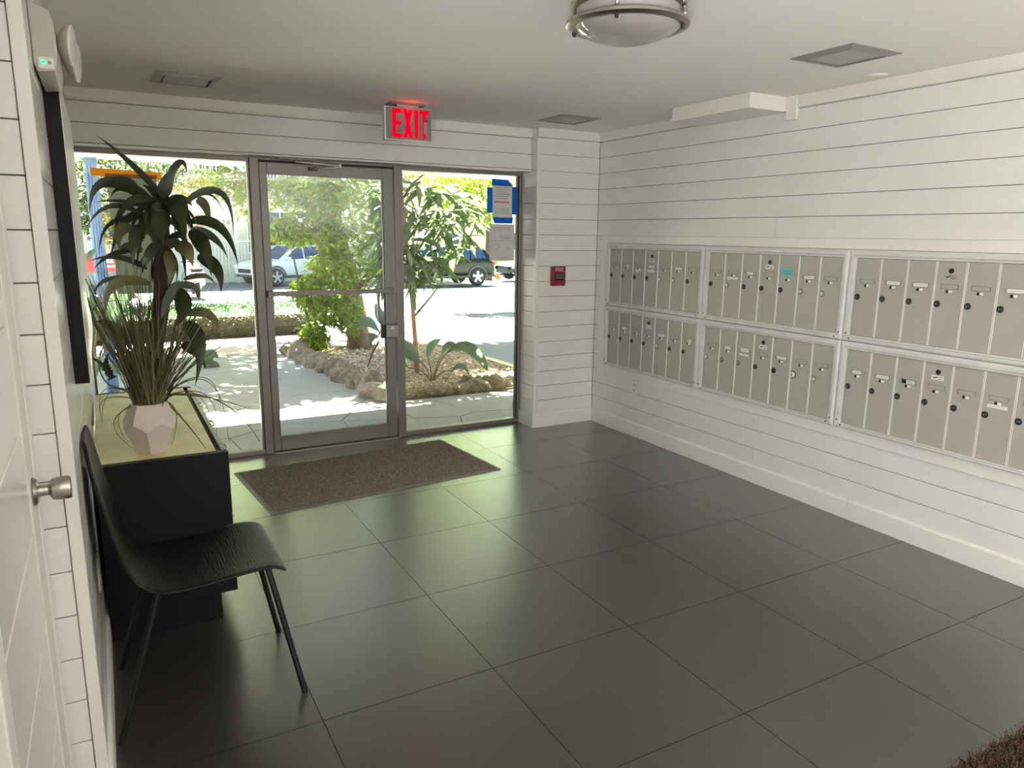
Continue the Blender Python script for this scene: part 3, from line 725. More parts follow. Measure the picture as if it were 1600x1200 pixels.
# ------------------------------------------------------------------ floor mat and rug
MC, MA = Vector((-2.106, -0.464, 0)), math.radians(4.8)
def mat_pt(a, b, z): return (MC.x + a*math.cos(MA) - b*math.sin(MA), MC.y + a*math.sin(MA) + b*math.cos(MA), z)
def mat_slab(hw, hd, z0, z1, ch=0.0):
    v = [mat_pt(a*hw, b*hd, z0) for a, b in ((-1, -1), (1, -1), (1, 1), (-1, 1))] + [mat_pt(a*(hw-ch), b*(hd-ch), z1) for a, b in ((-1, -1), (1, -1), (1, 1), (-1, 1))]
    return MB().add(v, [(3, 2, 1, 0), (4, 5, 6, 7), (0, 1, 5, 4), (1, 2, 6, 5), (2, 3, 7, 6), (3, 0, 4, 7)])
dm = thing('floor_mat', 'dark brown speckled entrance mat with a grey rubber border before the glass door', 'mat', MC)
mat_slab(0.765, 0.425, 0.0005, 0.006, 0.006).build('rubber_border', mat('grey_rubber', srgb(120, 117, 108), 0.55), dm)
CARP = mat('brown_mat_pile', srgb(160, 148, 130), 0.95, noise=0.6, nscale=170, bump=0.8, bscale=400, color2=srgb(84, 75, 63))
mat_slab(0.738, 0.398, 0.0062, 0.0105, 0.004).build('carpet', CARP, dm)
rng = np.random.default_rng(5)
pv, pf = [], []
for k in range(9000):
    a, b_ = rng.uniform(-0.735, 0.735), rng.uniform(-0.395, 0.395); th = rng.uniform(0, PI); s = rng.uniform(0.002, 0.004); hz = rng.uniform(0.003, 0.006)
    dx, dy = s*math.cos(th), s*math.sin(th); n0 = len(pv)
    pv += [mat_pt(a-dx, b_-dy, 0.0095), mat_pt(a+dx, b_+dy, 0.0095), mat_pt(a+rng.uniform(-.003, .003), b_+rng.uniform(-.003, .003), 0.0105+hz)]; pf.append((n0, n0+1, n0+2))
PILE = mat('mat_tufts', srgb(170, 157, 138), 0.95, island=0.45)
o = MB(); o.v = pv; o.f = pf; o.mi = [0]*len(pf); o.build('pile', PILE, dm, kind='stuff')

rg = thing('shaggy_rug', 'brown shaggy rug whose corner shows at the lower right of the floor', 'rug', (-0.7, -4.45, 0))
RUGM = mat('brown_shag', srgb(58, 38, 20), 0.95, noise=0.6, nscale=7, color2=srgb(28, 17, 8))
RA = math.radians(0.0)
MB().box(-1.50, -0.05, -5.2, -3.945, 0.0005, 0.016).build('backing', RUGM, rg, bevel=0.006)
pv, pf = [], []
for k in range(16000):
    x_, y_ = rng.uniform(-1.52, -0.3), rng.uniform(-4.5, -3.945)
    a = rng.uniform(0, 2*PI) ; ln = rng.uniform(0.015, 0.04); s = 0.0016; n0 = len(pv)
    dx, dy = ln*math.cos(a)+0.012, ln*math.sin(a)*0.7+0.008
    px, py = -s*math.sin(a), s*math.cos(a)
    pv += [(x_-px, y_-py, 0.014), (x_+px, y_+py, 0.014), (x_+dx*0.6+px, y_+dy*0.6+py, 0.034), (x_+dx*0.6-px, y_+dy*0.6-py, 0.034), (x_+dx, y_+dy, rng.uniform(0.018, 0.036))]
    pf += [(n0, n0+1, n0+2, n0+3), (n0+3, n0+2, n0+4)]
o = MB(); o.v = pv; o.f = pf; o.mi = [0]*len(pf); o.build('pile', mat('shag_tufts', srgb(66, 43, 24), 0.9, island=0.6), rg, kind='stuff')

# ------------------------------------------------------------------ console, chair, potted plant
CX0, CX1, CYN, CYF, CZ = XL+0.014, -3.165, -2.005, -0.605, 0.702
BLK = mat('black_cabinet_lacquer', srgb(9, 9, 10), 0.55, noise=0.2, nscale=20, spec=0.25)
STONE = mat('tan_stone_top', srgb(224, 208, 156), 0.42, noise=0.22, nscale=5, color2=srgb(184, 168, 120), spec=0.4)
con = thing('console_cabinet', 'low black console cabinet with a tan stone top along the left wall', 'cabinet', (-3.4, -1.3, 0))
MB().box(CX0, CX1, CYN, CYN+0.035, 0.115, CZ).build('end_panel', BLK, con, bevel=0.002)
MB().box(CX0, CX1, CYF-0.035, CYF, 0.115, CZ).build('end_panel', BLK, con, bevel=0.002)
MB().box(CX0, CX1-0.022, CYN+0.0355, CYF-0.0355, 0.115, CZ-0.022).build('carcass', BLK, con)
MB().box(CX0, CX1-0.040, CYN+0.0355, CYF-0.0355, CZ-0.0215, CZ-0.0005).build('stone_top', STONE, con, bevel=0.002)
TAUPE = mat('taupe_drawer_front', srgb(84, 80, 72), 0.4)
dw = (CYF-CYN-0.071)/3
for i in range(3):
    y0 = CYN+0.0355+dw*i+0.0015; y1 = y0+dw-0.003
    for z0, z1 in ((0.12, 0.40), (0.404, CZ-0.002)):
        d = MB().box(CX1-0.0215, CX1-0.001, y0, y1, z0, z1).build('drawer', TAUPE, con, bevel=0.002)
        yc, zc = (y0+y1)/2, z1-0.05
        MB().tube([(CX1-0.001, yc-0.05, zc), (CX1+0.022, yc-0.05, zc), (CX1+0.030, yc-0.03, zc), (CX1+0.030, yc+0.03, zc), (CX1+0.022, yc+0.05, zc), (CX1-0.001, yc+0.05, zc)], 0.0055, 8).build('pull', CHROME, d, smooth=True)
MB().box(CX0, CX1-0.062, CYN+0.012, CYF-0.012, 0.0, 0.1145).build('plinth', BLK, con)

# chair: one bent plywood shell on four steel legs
chair = thing('plywood_chair', 'black bent plywood chair with thin steel legs against the left wall', 'chair', (-3.34, -2.42, 0))
WOODB = mat('black_stained_wood', srgb(17, 16, 16), 0.42, spec=0.3, noise=0.45, nscale=14, stretch=(14, 1.2, 14), bump=0.35, bscale=14)
prof = [(-3.084, 0.452), (-3.096, 0.466), (-3.115, 0.477), (-3.145, 0.483), (-3.20, 0.482), (-3.27, 0.474), (-3.34, 0.467), (-3.40, 0.463), (-3.45, 0.464), (-3.49, 0.472), (-3.520, 0.492), (-3.540, 0.525), (-3.556, 0.575), (-3.574, 0.65), (-3.590, 0.73), (-3.604, 0.80), (-3.616, 0.87), (-3.622, 0.915), (-3.625, 0.938)]
NW = 15; v = []
for i, (x, z) in enumerate(prof):
    t = i/(len(prof)-1)
    hwd = 0.222 if i < 10 else 0.222-0.03*(i-9)/9
    if i == 0: hwd -= 0.010
    if i in (9, 10, 11): hwd -= 0.012
    rr = 0.0
    if i == len(prof)-1: hwd = 0.115
    elif i == len(prof)-2: hwd = 0.165
    elif i == len(prof)-3: hwd = 0.185
    for k in range(NW):
        q = -1+2*k/(NW-1)
        dish = 0.012*(1-q*q)
        if i < 9: v.append((x, -2.42+q*hwd, z-dish*min(1, i/4)))
        else: v.append((x-dish*0.6*min(1, (i-9)/3)+0.006, -2.42+q*hwd, z))
f = [(i*NW+k, i*NW+k+1, (i+1)*NW+k+1, (i+1)*NW+k) for i in range(len(prof)-1) for k in range(NW-1)]
sh = MB().add(v, f).build('seat_shell', WOODB, chair, smooth=True)
so = sh.modifiers.new('thickness', 'SOLIDIFY'); so.thickness = 0.012; so.offset = 1.0
ss = sh.modifiers.new('round', 'SUBSURF'); ss.levels = 1; ss.render_levels = 1
LEG = mat('black_steel_tube', srgb(10, 10, 11), 0.4, metal=0.3)
for foot, top in (((-3.052, -2.642, 0), (-3.142, -2.585, 0.462)), ((-3.050, -2.205, 0), (-3.142, -2.255, 0.462)), ((-3.612, -2.645, 0), (-3.470, -2.585, 0.448)), ((-3.600, -2.200, 0), (-3.470, -2.255, 0.448))):
    lg = MB().tube([foot, top], [0.0098, 0.0105], 12).build('leg', LEG, chair, smooth=40)
MB().tube([(-3.142, -2.585, 0.455), (-3.142, -2.255, 0.455)], 0.009, 10).tube([(-3.470, -2.585, 0.441), (-3.470, -2.255, 0.441)], 0.009, 10).tube([(-3.142, -2.42, 0.455), (-3.470, -2.42, 0.441)], 0.009, 10).build('under_frame', LEG, chair, smooth=40)

# faceted pot with an artificial corn plant and grasses
PY = -1.87; PC = Vector((-3.424, PY, CZ))
pp = thing('potted_plant', 'tall leafy plant and grasses in a faceted blush white pot on the console', 'plant', PC)
POT = mat('blush_white_ceramic', srgb(212, 200, 190), 0.3, noise=0.05, nscale=4, coat=0.3)
n = 6; rings = [(0.052, 0.0, 0.0), (0.098, 0.098, 0.0), (0.096, 0.128, 0.5), (0.066, 0.196, 0.5), (0.058, 0.196, 0.5), (0.052, 0.165, 0.5)]
v = []
for r, z, ph in rings:
    v += [(PC.x+r*math.cos(2*PI*(k+ph)/n+0.35), PC.y+r*math.sin(2*PI*(k+ph)/n+0.35), PC.z+z) for k in range(n)]
f = [tuple(range(n-1, -1, -1))]
for i in range(len(rings)-1):
    for k in range(n):
        a, b_, c_, d_ = i*n+k, i*n+(k+1) % n, (i+1)*n+(k+1) % n, (i+1)*n+k
        if i == 1: f += [(a, b_, d_), (b_, c_, d_)]
        else: f.append((a, b_, c_, d_))
f.append(tuple((len(rings)-1)*n+k for k in range(n)))
MB().add(v, f).build('pot', POT, pp)
LEAFM = mat('dark_corn_plant_leaf', srgb(52, 64, 38), 0.36, noise=0.25, nscale=9, trans=0.16, island=0.2)
LEAFP = mat('pale_corn_plant_leaf', srgb(120, 124, 84), 0.42, noise=0.3, nscale=9, trans=0.3, island=0.1)
STEMM = mat('brown_cane', srgb(74, 62, 46), 0.85, noise=0.4, nscale=20, bump=0.5)
GRASSM = mat('olive_grass_blade', srgb(104, 102, 66), 0.45, trans=0.15, island=0.5)
S3 = [at(238, 640, PY), at(243, 560, PY), at(252, 480, PY), at(256, 400, PY+0.01), at(256, 320, PY)]
MB().tube(S3, [0.022, 0.024, 0.03, 0.028, 0.012], 10).build('cane', STEMM, pp, smooth=True)
PXM = FPX/3.05
def leaf(pts, wpx, dys, m=LEAFM, name='leaf', twist=0.0, fold=0.22, shape=0.75):
    a, b_, c_ = [at(p[0], p[1], PY+d) for p, d in zip(pts, dys)]
    a.x, b_.x, c_.x = [max(q.x, XL+0.065) for q in (a, b_, c_)]
    P = bez(a, b_, c_, 12); wm = wpx*0.9/2/PXM
    ws = [wm*0.95*max(0.03, math.sin(PI*(0.10+0.90*(i/11)**0.72))**0.95*(1.08-0.35*i/11)) for i in range(12)]
    side = []
    for i, p in enumerate(P):
        t = (P[min(i+1, 11)]-P[max(i-1, 0)]).normalized(); vw = (CAM-p).normalized()
        s_ = t.cross(vw)
        if s_.length < 0.05: s_ = t.orthogonal()
        side.append(Matrix.Rotation(twist, 3, t) @ s_.normalized())
    MB().ribbon(P, ws, side, fold).build(name, m, pp, smooth=True)
LV = [
 ([(258, 312), (205, 256), (150, 211)], 11, (0, -.05, -.06)), ([(256, 310), (262, 282), (281, 256)], 22, (-.02, -.04, -.02)), ([(264, 270), (284, 253), (292, 274)], 10, (-.03, -.05, -.06)),
 ([(272, 266), (281, 257), (289, 249)], 6, (-.03, 0, .02)), ([(216, 294), (184, 278), (140, 293)], 9, (0, .03, .02)), ([(238, 314), (166, 285), (140, 333)], 20, (0, -.1, -.14)),
 ([(242, 324), (196, 296), (173, 308)], 12, (0, .06, .08)), ([(242, 328), (190, 314), (146, 317)], 7, (0, .05, .08)), ([(226, 338), (172, 322), (123, 360)], 9, (0, -.06, -.1)),
 ([(228, 342), (172, 350), (155, 400)], 8, (0, .08, .1)), ([(204, 351), (186, 364), (188, 393)], 20, (-.06, -.12, -.14)), ([(230, 357), (212, 372), (208, 417)], 24, (-.05, -.16, -.19)),
 ([(241, 330), (240, 350), (241, 388)], 30, (-.04, -.14, -.18)), ([(268, 308), (280, 328), (288, 369)], 32, (-.02, -.12, -.18)), ([(290, 314), (346, 302), (365, 368)], 13, (0, .05, .06)),
 ([(292, 318), (326, 303), (350, 333)], 6, (0, .08, .1)), ([(308, 311), (322, 326), (327, 357)], 17, (0, .1, .12)), ([(298, 346), (346, 358), (372, 416)], 19, (0, -.05, -.08)),
 ([(298, 358), (334, 372), (356, 404)], 15, (0, .03, .04)), ([(294, 365), (318, 386), (330, 431)], 28, (-.05, -.15, -.2)), ([(308, 402), (338, 420), (345, 458)], 24, (0, -.05, -.08)),
 ([(278, 378), (292, 392), (302, 417)], 28, (-.05, -.12, -.15)), ([(230, 420), (186, 402), (133, 408)], 10, (0, -.1, -.16)), ([(206, 392), (172, 399), (145, 422)], 9, (0, .05, .06)),
 ([(222, 392), (198, 385), (183, 398)], 15, (0, .1, .12)), ([(234, 444), (178, 446), (167, 500)], 19, (0, -.1, -.12)), ([(218, 436), (164, 438), (136, 470)], 8, (0, .05, .06)),
 ([(273, 447), (303, 448), (311, 470)], 13, (0, .03, .02)), ([(287, 437), (319, 431), (337, 446)], 10, (0, -.05, -.06)), ([(292, 492), (328, 493), (345, 528)], 18, (0, -.06, -.09)),
 ([(284, 508), (311, 535), (305, 602)], 27, (-.03, -.12, -.14)), ([(271, 455), (286, 480), (274, 510)], 32, (-.04, -.12, -.14)), ([(195, 525), (170, 508), (147, 502)], 18, (0, .03, .05)),
 ([(284, 537), (307, 552), (322, 577)], 21, (0, .05, .07)), ([(262, 330), (250, 352), (256, 384)], 30, (-.06, -.15, -.2)), ([(250, 340), (228, 350), (214, 372)], 20, (-.04, -.1, -.14)),
 ([(268, 340), (282, 352), (290, 376)], 24, (-.06, -.13, -.16)), ([(250, 380), (232, 400), (222, 428)], 18, (-.04, -.1, -.1)), ([(262, 392), (268, 420), (262, 448)], 20, (-.05, -.1, -.1)),
 ([(282, 440), (262, 470), (252, 500)], 18, (-.05, -.08, -.1)), ([(264, 452), (280, 470), (284, 500)], 20, (-.02, .04, .06)), ([(252, 314), (240, 300), (222, 288)], 16, (0, .05, .08)),
 ([(262, 316), (286, 312), (300, 322)], 18, (0, .04, .03)), ([(244, 316), (236, 288), (231, 272)], 7, (0, .06, .1)), ([(292, 350), (312, 345), (330, 352)], 9, (0, .02, .02)),
]
LX = random.Random(41)
for k in range(22):
    u0, v0 = 254+LX.uniform(-10, 14), LX.uniform(318, 395)
    a_ = LX.choice([-1, 1])*LX.uniform(0.35, 1.0); rch = LX.uniform(38, 84)
    u2, v2 = u0+a_*rch, v0+LX.uniform(18, 62)
    LV.append(([(u0, v0), ((u0+u2)/2+a_*9, min(v0, v2)+LX.uniform(-16, 8)), (u2, v2)], LX.uniform(8, 17), (0, LX.uniform(-.12, .14), LX.uniform(-.18, .2))))
LW = random.Random(3)
pale = {10, 16, 21, 25, 26, 29, 32, 38, 24, 28}
for i, (pts, wpx, dys) in enumerate(LV): leaf(pts, wpx, dys, LEAFP if i in pale else LEAFM, twist=LW.uniform(-0.45, 0.45))
# dry leaves hanging round the cane
DRY = mat('dry_brown_leaf', srgb(60, 48, 36), 0.8, island=0.25)
for i in range(14):
    u = 242+3.2*(i % 11); v0 = 385+LW.uniform(-15, 25)
    leaf([(252+LW.uniform(-8, 10), v0), (u, v0+28), (u+LW.uniform(-6, 6), v0+LW.uniform(45, 75))], LW.uniform(7, 13), (-.02, LW.uniform(-.08, .05), LW.uniform(-.08, .05)), DRY, 'dry_leaf', LW.uniform(-.6, .6))
# saw-edged sprig at the left
for pts in ([(176, 592), (160, 570), (144, 560)], [(170, 582), (166, 566), (170, 552)]):
    a, b_, c_ = [at(p[0], p[1], PY+0.04) for p in pts]; P = bez(a, b_, c_, 13)
    MB().ribbon(P, [0.018*(0.55 if i % 2 else 1.0)*(1-i/15) for i in range(13)], [Vector((0.6, 0.2, 0.7))]*13, 0.1).build('sprig', mat('dark_sprig', srgb(40, 52, 34), 0.5), pp)
# upright grass, too fine to pick apart
gb = MB(); G = random.Random(11)
def blade(b, base, tip, bow, w_, n_=6, shape=True):
    mid = (Vector(base)+Vector(tip))*0.5 + Vector(bow)
    P = bez(base, mid, tip, n_); ws = [w_*(1-0.85*(i/(n_-1))**1.5) for i in range(n_)]
    t = (P[-1]-P[0]).normalized(); s_ = t.cross((CAM-P[0]).normalized()).normalized()
    s_ = Matrix.Rotation(G.uniform(-1.0, 1.0), 3, t) @ s_
    b.ribbon(P, ws, s_, 0.1)
top = Vector((PC.x, PC.y, PC.z+0.185))
for i in range(340):
    a = G.uniform(0, 2*PI); r = 0.05*math.sqrt(G.random())
    base = top + Vector((r*math.cos(a), r*math.sin(a), -0.02))
    sp = G.gauss(0, 0.42); el = G.uniform(0.28, 0.60)
    az = G.uniform(0, 2*PI); lean = abs(G.gauss(0, 0.48))
    d = Vector((math.cos(az)*lean, math.sin(az)*lean*0.8, 1)).normalized()
    tip = base + d*el
    if tip.x < XL+0.05: tip.x = XL+0.05+G.uniform(0, .02)
    blade(gb, base, tip, Vector((d.x, d.y, 0))*-0.03*lean, G.uniform(0.0014, 0.0036))
gb.build('grass_tuft', GRASSM, pp, smooth=True, kind='stuff')
# single long blades and strands that can be followed
STR = [([(225, 620), (170, 545), (103, 465)], 5), ([(228, 622), (180, 560), (105, 478)], 4), ([(222, 618), (160, 530), (120, 455)], 3), ([(230, 615), (185, 470), (150, 425)], 3), ([(232, 612), (195, 500), (163, 420)], 3),
       ([(220, 622), (165, 608), (122, 655)], 2), ([(222, 624), (175, 612), (128, 665)], 2), ([(224, 626), (168, 622), (133, 650)], 2), ([(223, 628), (186, 650), (200, 690)], 2), ([(224, 628), (178, 660), (212, 703)], 2),
       ([(260, 616), (330, 622), (392, 640)], 3), ([(262, 618), (345, 628), (406, 690)], 3), ([(262, 612), (320, 590), (345, 635)], 2), ([(264, 612), (330, 600), (357, 690)], 2), ([(266, 616), (325, 620), (338, 680)], 2),
       ([(262, 622), (305, 615), (333, 662)], 2), ([(258, 626), (290, 660), (322, 703)], 4), ([(262, 610), (300, 560), (330, 545)], 3), ([(264, 606), (310, 565), (366, 530)], 3), ([(258, 604), (285, 520), (318, 470)], 3),
       ([(262, 628), (276, 650), (268, 695)], 2), ([(230, 606), (160, 590), (172, 500)], 3), ([(236, 605), (145, 500), (200, 470)], 3), ([(266, 602), (322, 540), (332, 490)], 3), ([(256, 600), (276, 500), (286, 425)], 3), ([(220, 614), (150, 470), (128, 440)], 3),
       ([(350, 688), (380, 668), (406, 645)], 2), ([(372, 575), (382, 610), (366, 620)], 2)]
for i, (pts, wp) in enumerate(STR[:-2]):
    a, b_, c_ = [at(p[0], p[1], PY+dd) for p, dd in zip(pts, (0, LW.uniform(-.08, .06), LW.uniform(-.10, .08)))]
    for q in (a, b_, c_): q.x = max(q.x, XL+0.05); 
    c_.z = max(c_.z, 0.45) if c_.x > CX1+0.02 else max(c_.z, CZ+0.004)
    P = bez(a, b_, c_, 12); vw = (CAM-a).normalized()
    MB().tube(P, [wp/2/PXM*(1-0.75*k/11) for k in range(12)], 5).build('grass_blade', GRASSM, pp, smooth=True)

# ------------------------------------------------------------------ outdoors: ground
def gz(y): return -0.02 - 0.024*max(0.0, y-1.0)
def slope_poly(poly, up, name, m, parent=None, thick=0.06):
    n = len(poly)
    v = [(x, y, gz(y)+up-thick) for x, y in poly] + [(x, y, gz(y)+up) for x, y in poly]
    f = [tuple(range(n-1, -1, -1)), tuple(range(n, 2*n))] + [(i, (i+1) % n, n+(i+1) % n, n+i) for i in range(n)]
    return MB().add(v, f).build(name, m, parent)
CONC = mat('grey_stamped_concrete', srgb(146, 146, 147), 0.75, noise=0.16, nscale=3.0, bump=0.15, bscale=30)
CONCJ = mat('concrete_joint', srgb(98, 96, 94), 0.9)
ASPH = mat('blue_grey_asphalt', srgb(116, 121, 132), 0.85, noise=0.15, nscale=6, bump=0.2, bscale=90)
WALK = mat('pinkish_pavement', srgb(196, 178, 178), 0.8, noise=0.12, nscale=4)
CURB = mat('pale_yellow_curb', srgb(206, 198, 160), 0.75, noise=0.15, nscale=9)
SOIL = mat('mulch_soil', srgb(116, 98, 80), 0.95, noise=0.4, nscale=12, bump=0.5, bscale=40)
struct(slope_poly([(-45, 1.0), (60, 1.0), (60, 80), (-45, 80)], -0.035, 'street', ASPH))
walkway = struct(slope_poly([(-9, 1.0), (-1.29, 1.0), (-1.36, 5.72), (-9, 5.72)], -0.014, 'walkway', CONCJ, thick=0.03))
MB().box(-9, 0.76, 0.34, 1.0, -0.10, -0.034).build('slab_bed', CONCJ, walkway)
slope_poly([(-1.29, 1.0), (0.74, 1.0), (0.74, 1.52), (-1.29, 1.56)], -0.014, 'slab_bed', CONCJ, walkway, 0.03)
def clip(poly, a, b, c):
    """keep the side a*x+b*y<=c"""
    out = []
    for i in range(len(poly)):
        p, q = poly[i], poly[(i+1) % len(poly)]; dp, dq = a*p[0]+b*p[1]-c, a*q[0]+b*q[1]-c
        if dp <= 0: out.append(p)
        if dp*dq < 0:
            t = dp/(dp-dq); out.append((p[0]+t*(q[0]-p[0]), p[1]+t*(q[1]-p[1])))
    return out
VR = random.Random(21); sites = []
for _ in range(4000):
    p = (VR.uniform(-7.5, 1.4), VR.uniform(0.0, 6.2))
    if all((p[0]-q[0])**2+((p[1]-q[1]))**2 > 0.78**2 for q in sites): sites.append(p)
for i, p in enumerate(sites):
    for reg in ([(-7, 0.345), (-1.29, 0.345), (-1.36, 5.70), (-7, 5.70)], [(-1.292, 0.345), (0.74, 0.345), (0.74, 1.50), (-1.292, 1.54)]):
        poly = reg
        for j, q in enumerate(sites):
            if j == i or (p[0]-q[0])**2+(p[1]-q[1])**2 > 9: continue
            dx, dy = q[0]-p[0], q[1]-p[1]; L_ = math.hypot(dx, dy)
            poly = clip(poly, dx/L_, dy/L_, (dx*(p[0]+q[0])/2+dy*(p[1]+q[1])/2)/L_-0.004)
            if len(poly) < 3: break
        if len(poly) >= 3:
            area = abs(sum(poly[k][0]*poly[(k+1) % len(poly)][1]-poly[(k+1) % len(poly)][0]*poly[k][1] for k in range(len(poly))))/2
            if area > 0.01: slope_poly(poly, VR.uniform(-0.001, 0.001), 'paving_slab', CONC, walkway, 0.012)
struct(slope_poly([(-20, 5.73), (0.72, 5.73), (0.72, 7.75), (-20, 7.75)], -0.004, 'sidewalk', WALK))
curb = struct(slope_poly([(0.70, 1.0), (0.80, 1.0), (0.95, 5.72), (0.84, 5.72)], 0.02, 'kerb', CURB))
bed = struct(slope_poly([(-1.28, 1.57), (0.10, 1.54), (0.70, 2.5), (0.83, 5.4), (0.6, 5.70), (-1.34, 5.70)], 0.02, 'garden_bed', SOIL))
# coral rocks along the edge of the bed, each its own stone
ROCK = mat('coral_rock', srgb(150, 134, 110), 0.95, noise=0.6, nscale=3.2, bump=1.0, bscale=9, color2=srgb(96, 90, 78))
rock_meshes = []
for k in range(6):
    bm = bmesh.new(); bmesh.ops.create_icosphere(bm, subdivisions=2, radius=1.0); rr = random.Random(k+50)
    ph = [rr.uniform(0, 6) for _ in range(6)]
    for vv in bm.verts:
        c = vv.co; s = 1+0.16*math.sin(3*c.x+ph[0])+0.14*math.sin(4*c.y+ph[1])+0.14*math.sin(4.5*c.z+ph[2])+rr.uniform(-0.10, 0.10)
        vv.co = c*s
    me = bpy.data.meshes.new('edging_rock'); bm.to_mesh(me); bm.free(); me.materials.append(ROCK); rock_meshes.append(me)
RK = random.Random(9)
def rock(x, y, s): inst(rock_meshes[RK.randrange(6)], 'edging_rock', bed, (x, y, gz(y)+s*0.35), (RK.uniform(0, 6), RK.uniform(0, 6), RK.uniform(0, 6)), (s*RK.uniform(0.9, 1.3), s*RK.uniform(0.8, 1.2), s*0.8))
for k in range(26):
    t = k/25; rock(-1.27-0.07*t+RK.uniform(-.04, .05), 1.66+4.0*t, RK.uniform(0.10, 0.15))
for k in range(14):
    t = k/13; rock(-1.18+1.24*t, 1.63+RK.uniform(-.02, .05)-0.02*t, RK.uniform(0.07, 0.11))
for k in range(7): rock(-0.25+0.35*RK.random(), 1.72+0.35*RK.random(), RK.uniform(0.05, 0.08))
pv, pf = [], []
for k in range(5200):
    x_, y_ = rng.uniform(-1.22, 0.7), rng.uniform(1.66, 5.6)
    if x_ > 0.08+(y_-1.5)*0.6: continue
    s = rng.uniform(0.010, 0.030); n0 = len(pv); a = rng.uniform(0, 6.3); z = gz(y_)+0.020
    for q in range(3): pv.append((x_+s*math.cos(a+2.1*q), y_+s*math.sin(a+2.1*q), z+rng.uniform(-.002, .004)))
    pv.append((x_, y_, z+s*rng.uniform(.4, .9))); pf += [(n0, n0+1, n0+3), (n0+1, n0+2, n0+3), (n0+2, n0, n0+3)]
o = MB(); o.v = pv; o.f = pf; o.mi = [0]*len(pf); o.build('gravel', mat('pale_gravel_chips', srgb(176, 160, 140), 0.9, island=0.35), bed, kind='stuff')

# canopy over the entrance, with a fluted pale blue post
canopy = struct(MB().box(-9, 3.6, 0.37, 3.2, 2.20, 2.42).build('canopy', mat('white_soffit', srgb(226, 224, 226), 0.8)))
BLUE = mat('skylit_blue_paint', srgb(104, 136, 190), 0.5)  # white-blue paint with the sky's bluish light put into the colour
po = MB().box(-3.597, -3.492, 3.06, 3.14, gz(3.1)-0.01, 2.199); po.build('post', BLUE, canopy, bevel=0.003)
for k in range(4): MB().box(-3.590+0.025*k, -3.574+0.025*k, 3.050, 3.0595, gz(3.1), 2.15).build('flute', BLUE, canopy, bevel=0.003)
struct(MB().box(-9, XL-0.22, 0.25, 0.40, -0.1, 2.3).box(0.05, 3.6, 0.30, 0.5, -0.1, 2.3).build('wall_outside', mat('outer_stucco', srgb(214, 210, 204), 0.9)))

# ------------------------------------------------------------------ foliage
def blob_points(blobs, R):
    out = []
    for c, r, n in blobs:
        d = R.normal(size=(n, 3)); d /= np.linalg.norm(d, axis=1)[:, None]
        rad = R.uniform(0.25, 1.0, n)**0.5
        out.append(np.array(c)+d*rad[:, None]*np.array(r))
    return np.concatenate(out)
def leaves(P, size, R, aspect=0.42, droop=0.35, fold=0.25):
    n = len(P)
    d = R.normal(size=(n, 3)); d[:, 2] = d[:, 2]*0.6-droop; d /= np.linalg.norm(d, axis=1)[:, None]
    s = np.cross(d, R.normal(size=(n, 3))*0.55+np.array([0, 0, 1.0])); s /= np.linalg.norm(s, axis=1)[:, None]+1e-9
    nn = np.cross(s, d)
    L_ = R.uniform(size[0], size[1], n)[:, None]; W_ = L_*aspect*0.5
    a = P; m_ = P+d*L_*0.5; t = P+d*L_+np.array([0, 0, -1.0])*L_*0.12
    l_ = P+d*L_*0.45-s*W_+nn*W_*fold; r_ = P+d*L_*0.45+s*W_+nn*W_*fold
    V = np.stack([a, l_, t, r_], 1).reshape(-1, 3)
    i = np.arange(n)*4
    F = np.concatenate([np.stack([i, i+1, i+2], 1), np.stack([i, i+2, i+3], 1)])
    return V, F
def foliage(name, blobs, size, m, parent, seed=1, **k):
    R = np.random.default_rng(seed); V, F = leaves(blob_points(blobs, R), size, R, **k)
    me = bpy.data.meshes.new(name); me.vertices.add(len(V)); me.vertices.foreach_set('co', V.ravel())
    me.loops.add(len(F)*3); me.loops.foreach_set('vertex_index', F.ravel().astype(np.int32))
    me.polygons.add(len(F)); me.polygons.foreach_set('loop_start', (np.arange(len(F))*3).astype(np.int32))
    me.update(calc_edges=True); me.materials.append(m)
    o = bpy.data.objects.new(name, me); COL.objects.link(o); attach(o, parent); o['kind'] = 'stuff'; return o
YG = mat('yellow_green_leaf', srgb(122, 144, 38), 0.28, trans=0.45, island=0.35)
MG = mat('mid_green_leaf', srgb(58, 78, 36), 0.4, trans=0.4, island=0.35)
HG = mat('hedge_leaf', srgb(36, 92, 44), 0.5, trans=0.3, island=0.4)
BG = mat('blue_green_leaf', srgb(80, 104, 66), 0.33, trans=0.4, island=0.4)
BARK = mat('tan_bark', srgb(134, 114, 92), 0.9, noise=0.4, nscale=7, bump=0.7, bscale=25)
DBARK = mat('dark_bark', srgb(96, 86, 74), 0.9, noise=0.3, nscale=7, bump=0.5)
def P(u, v, y): return tuple(at(u, v, y))

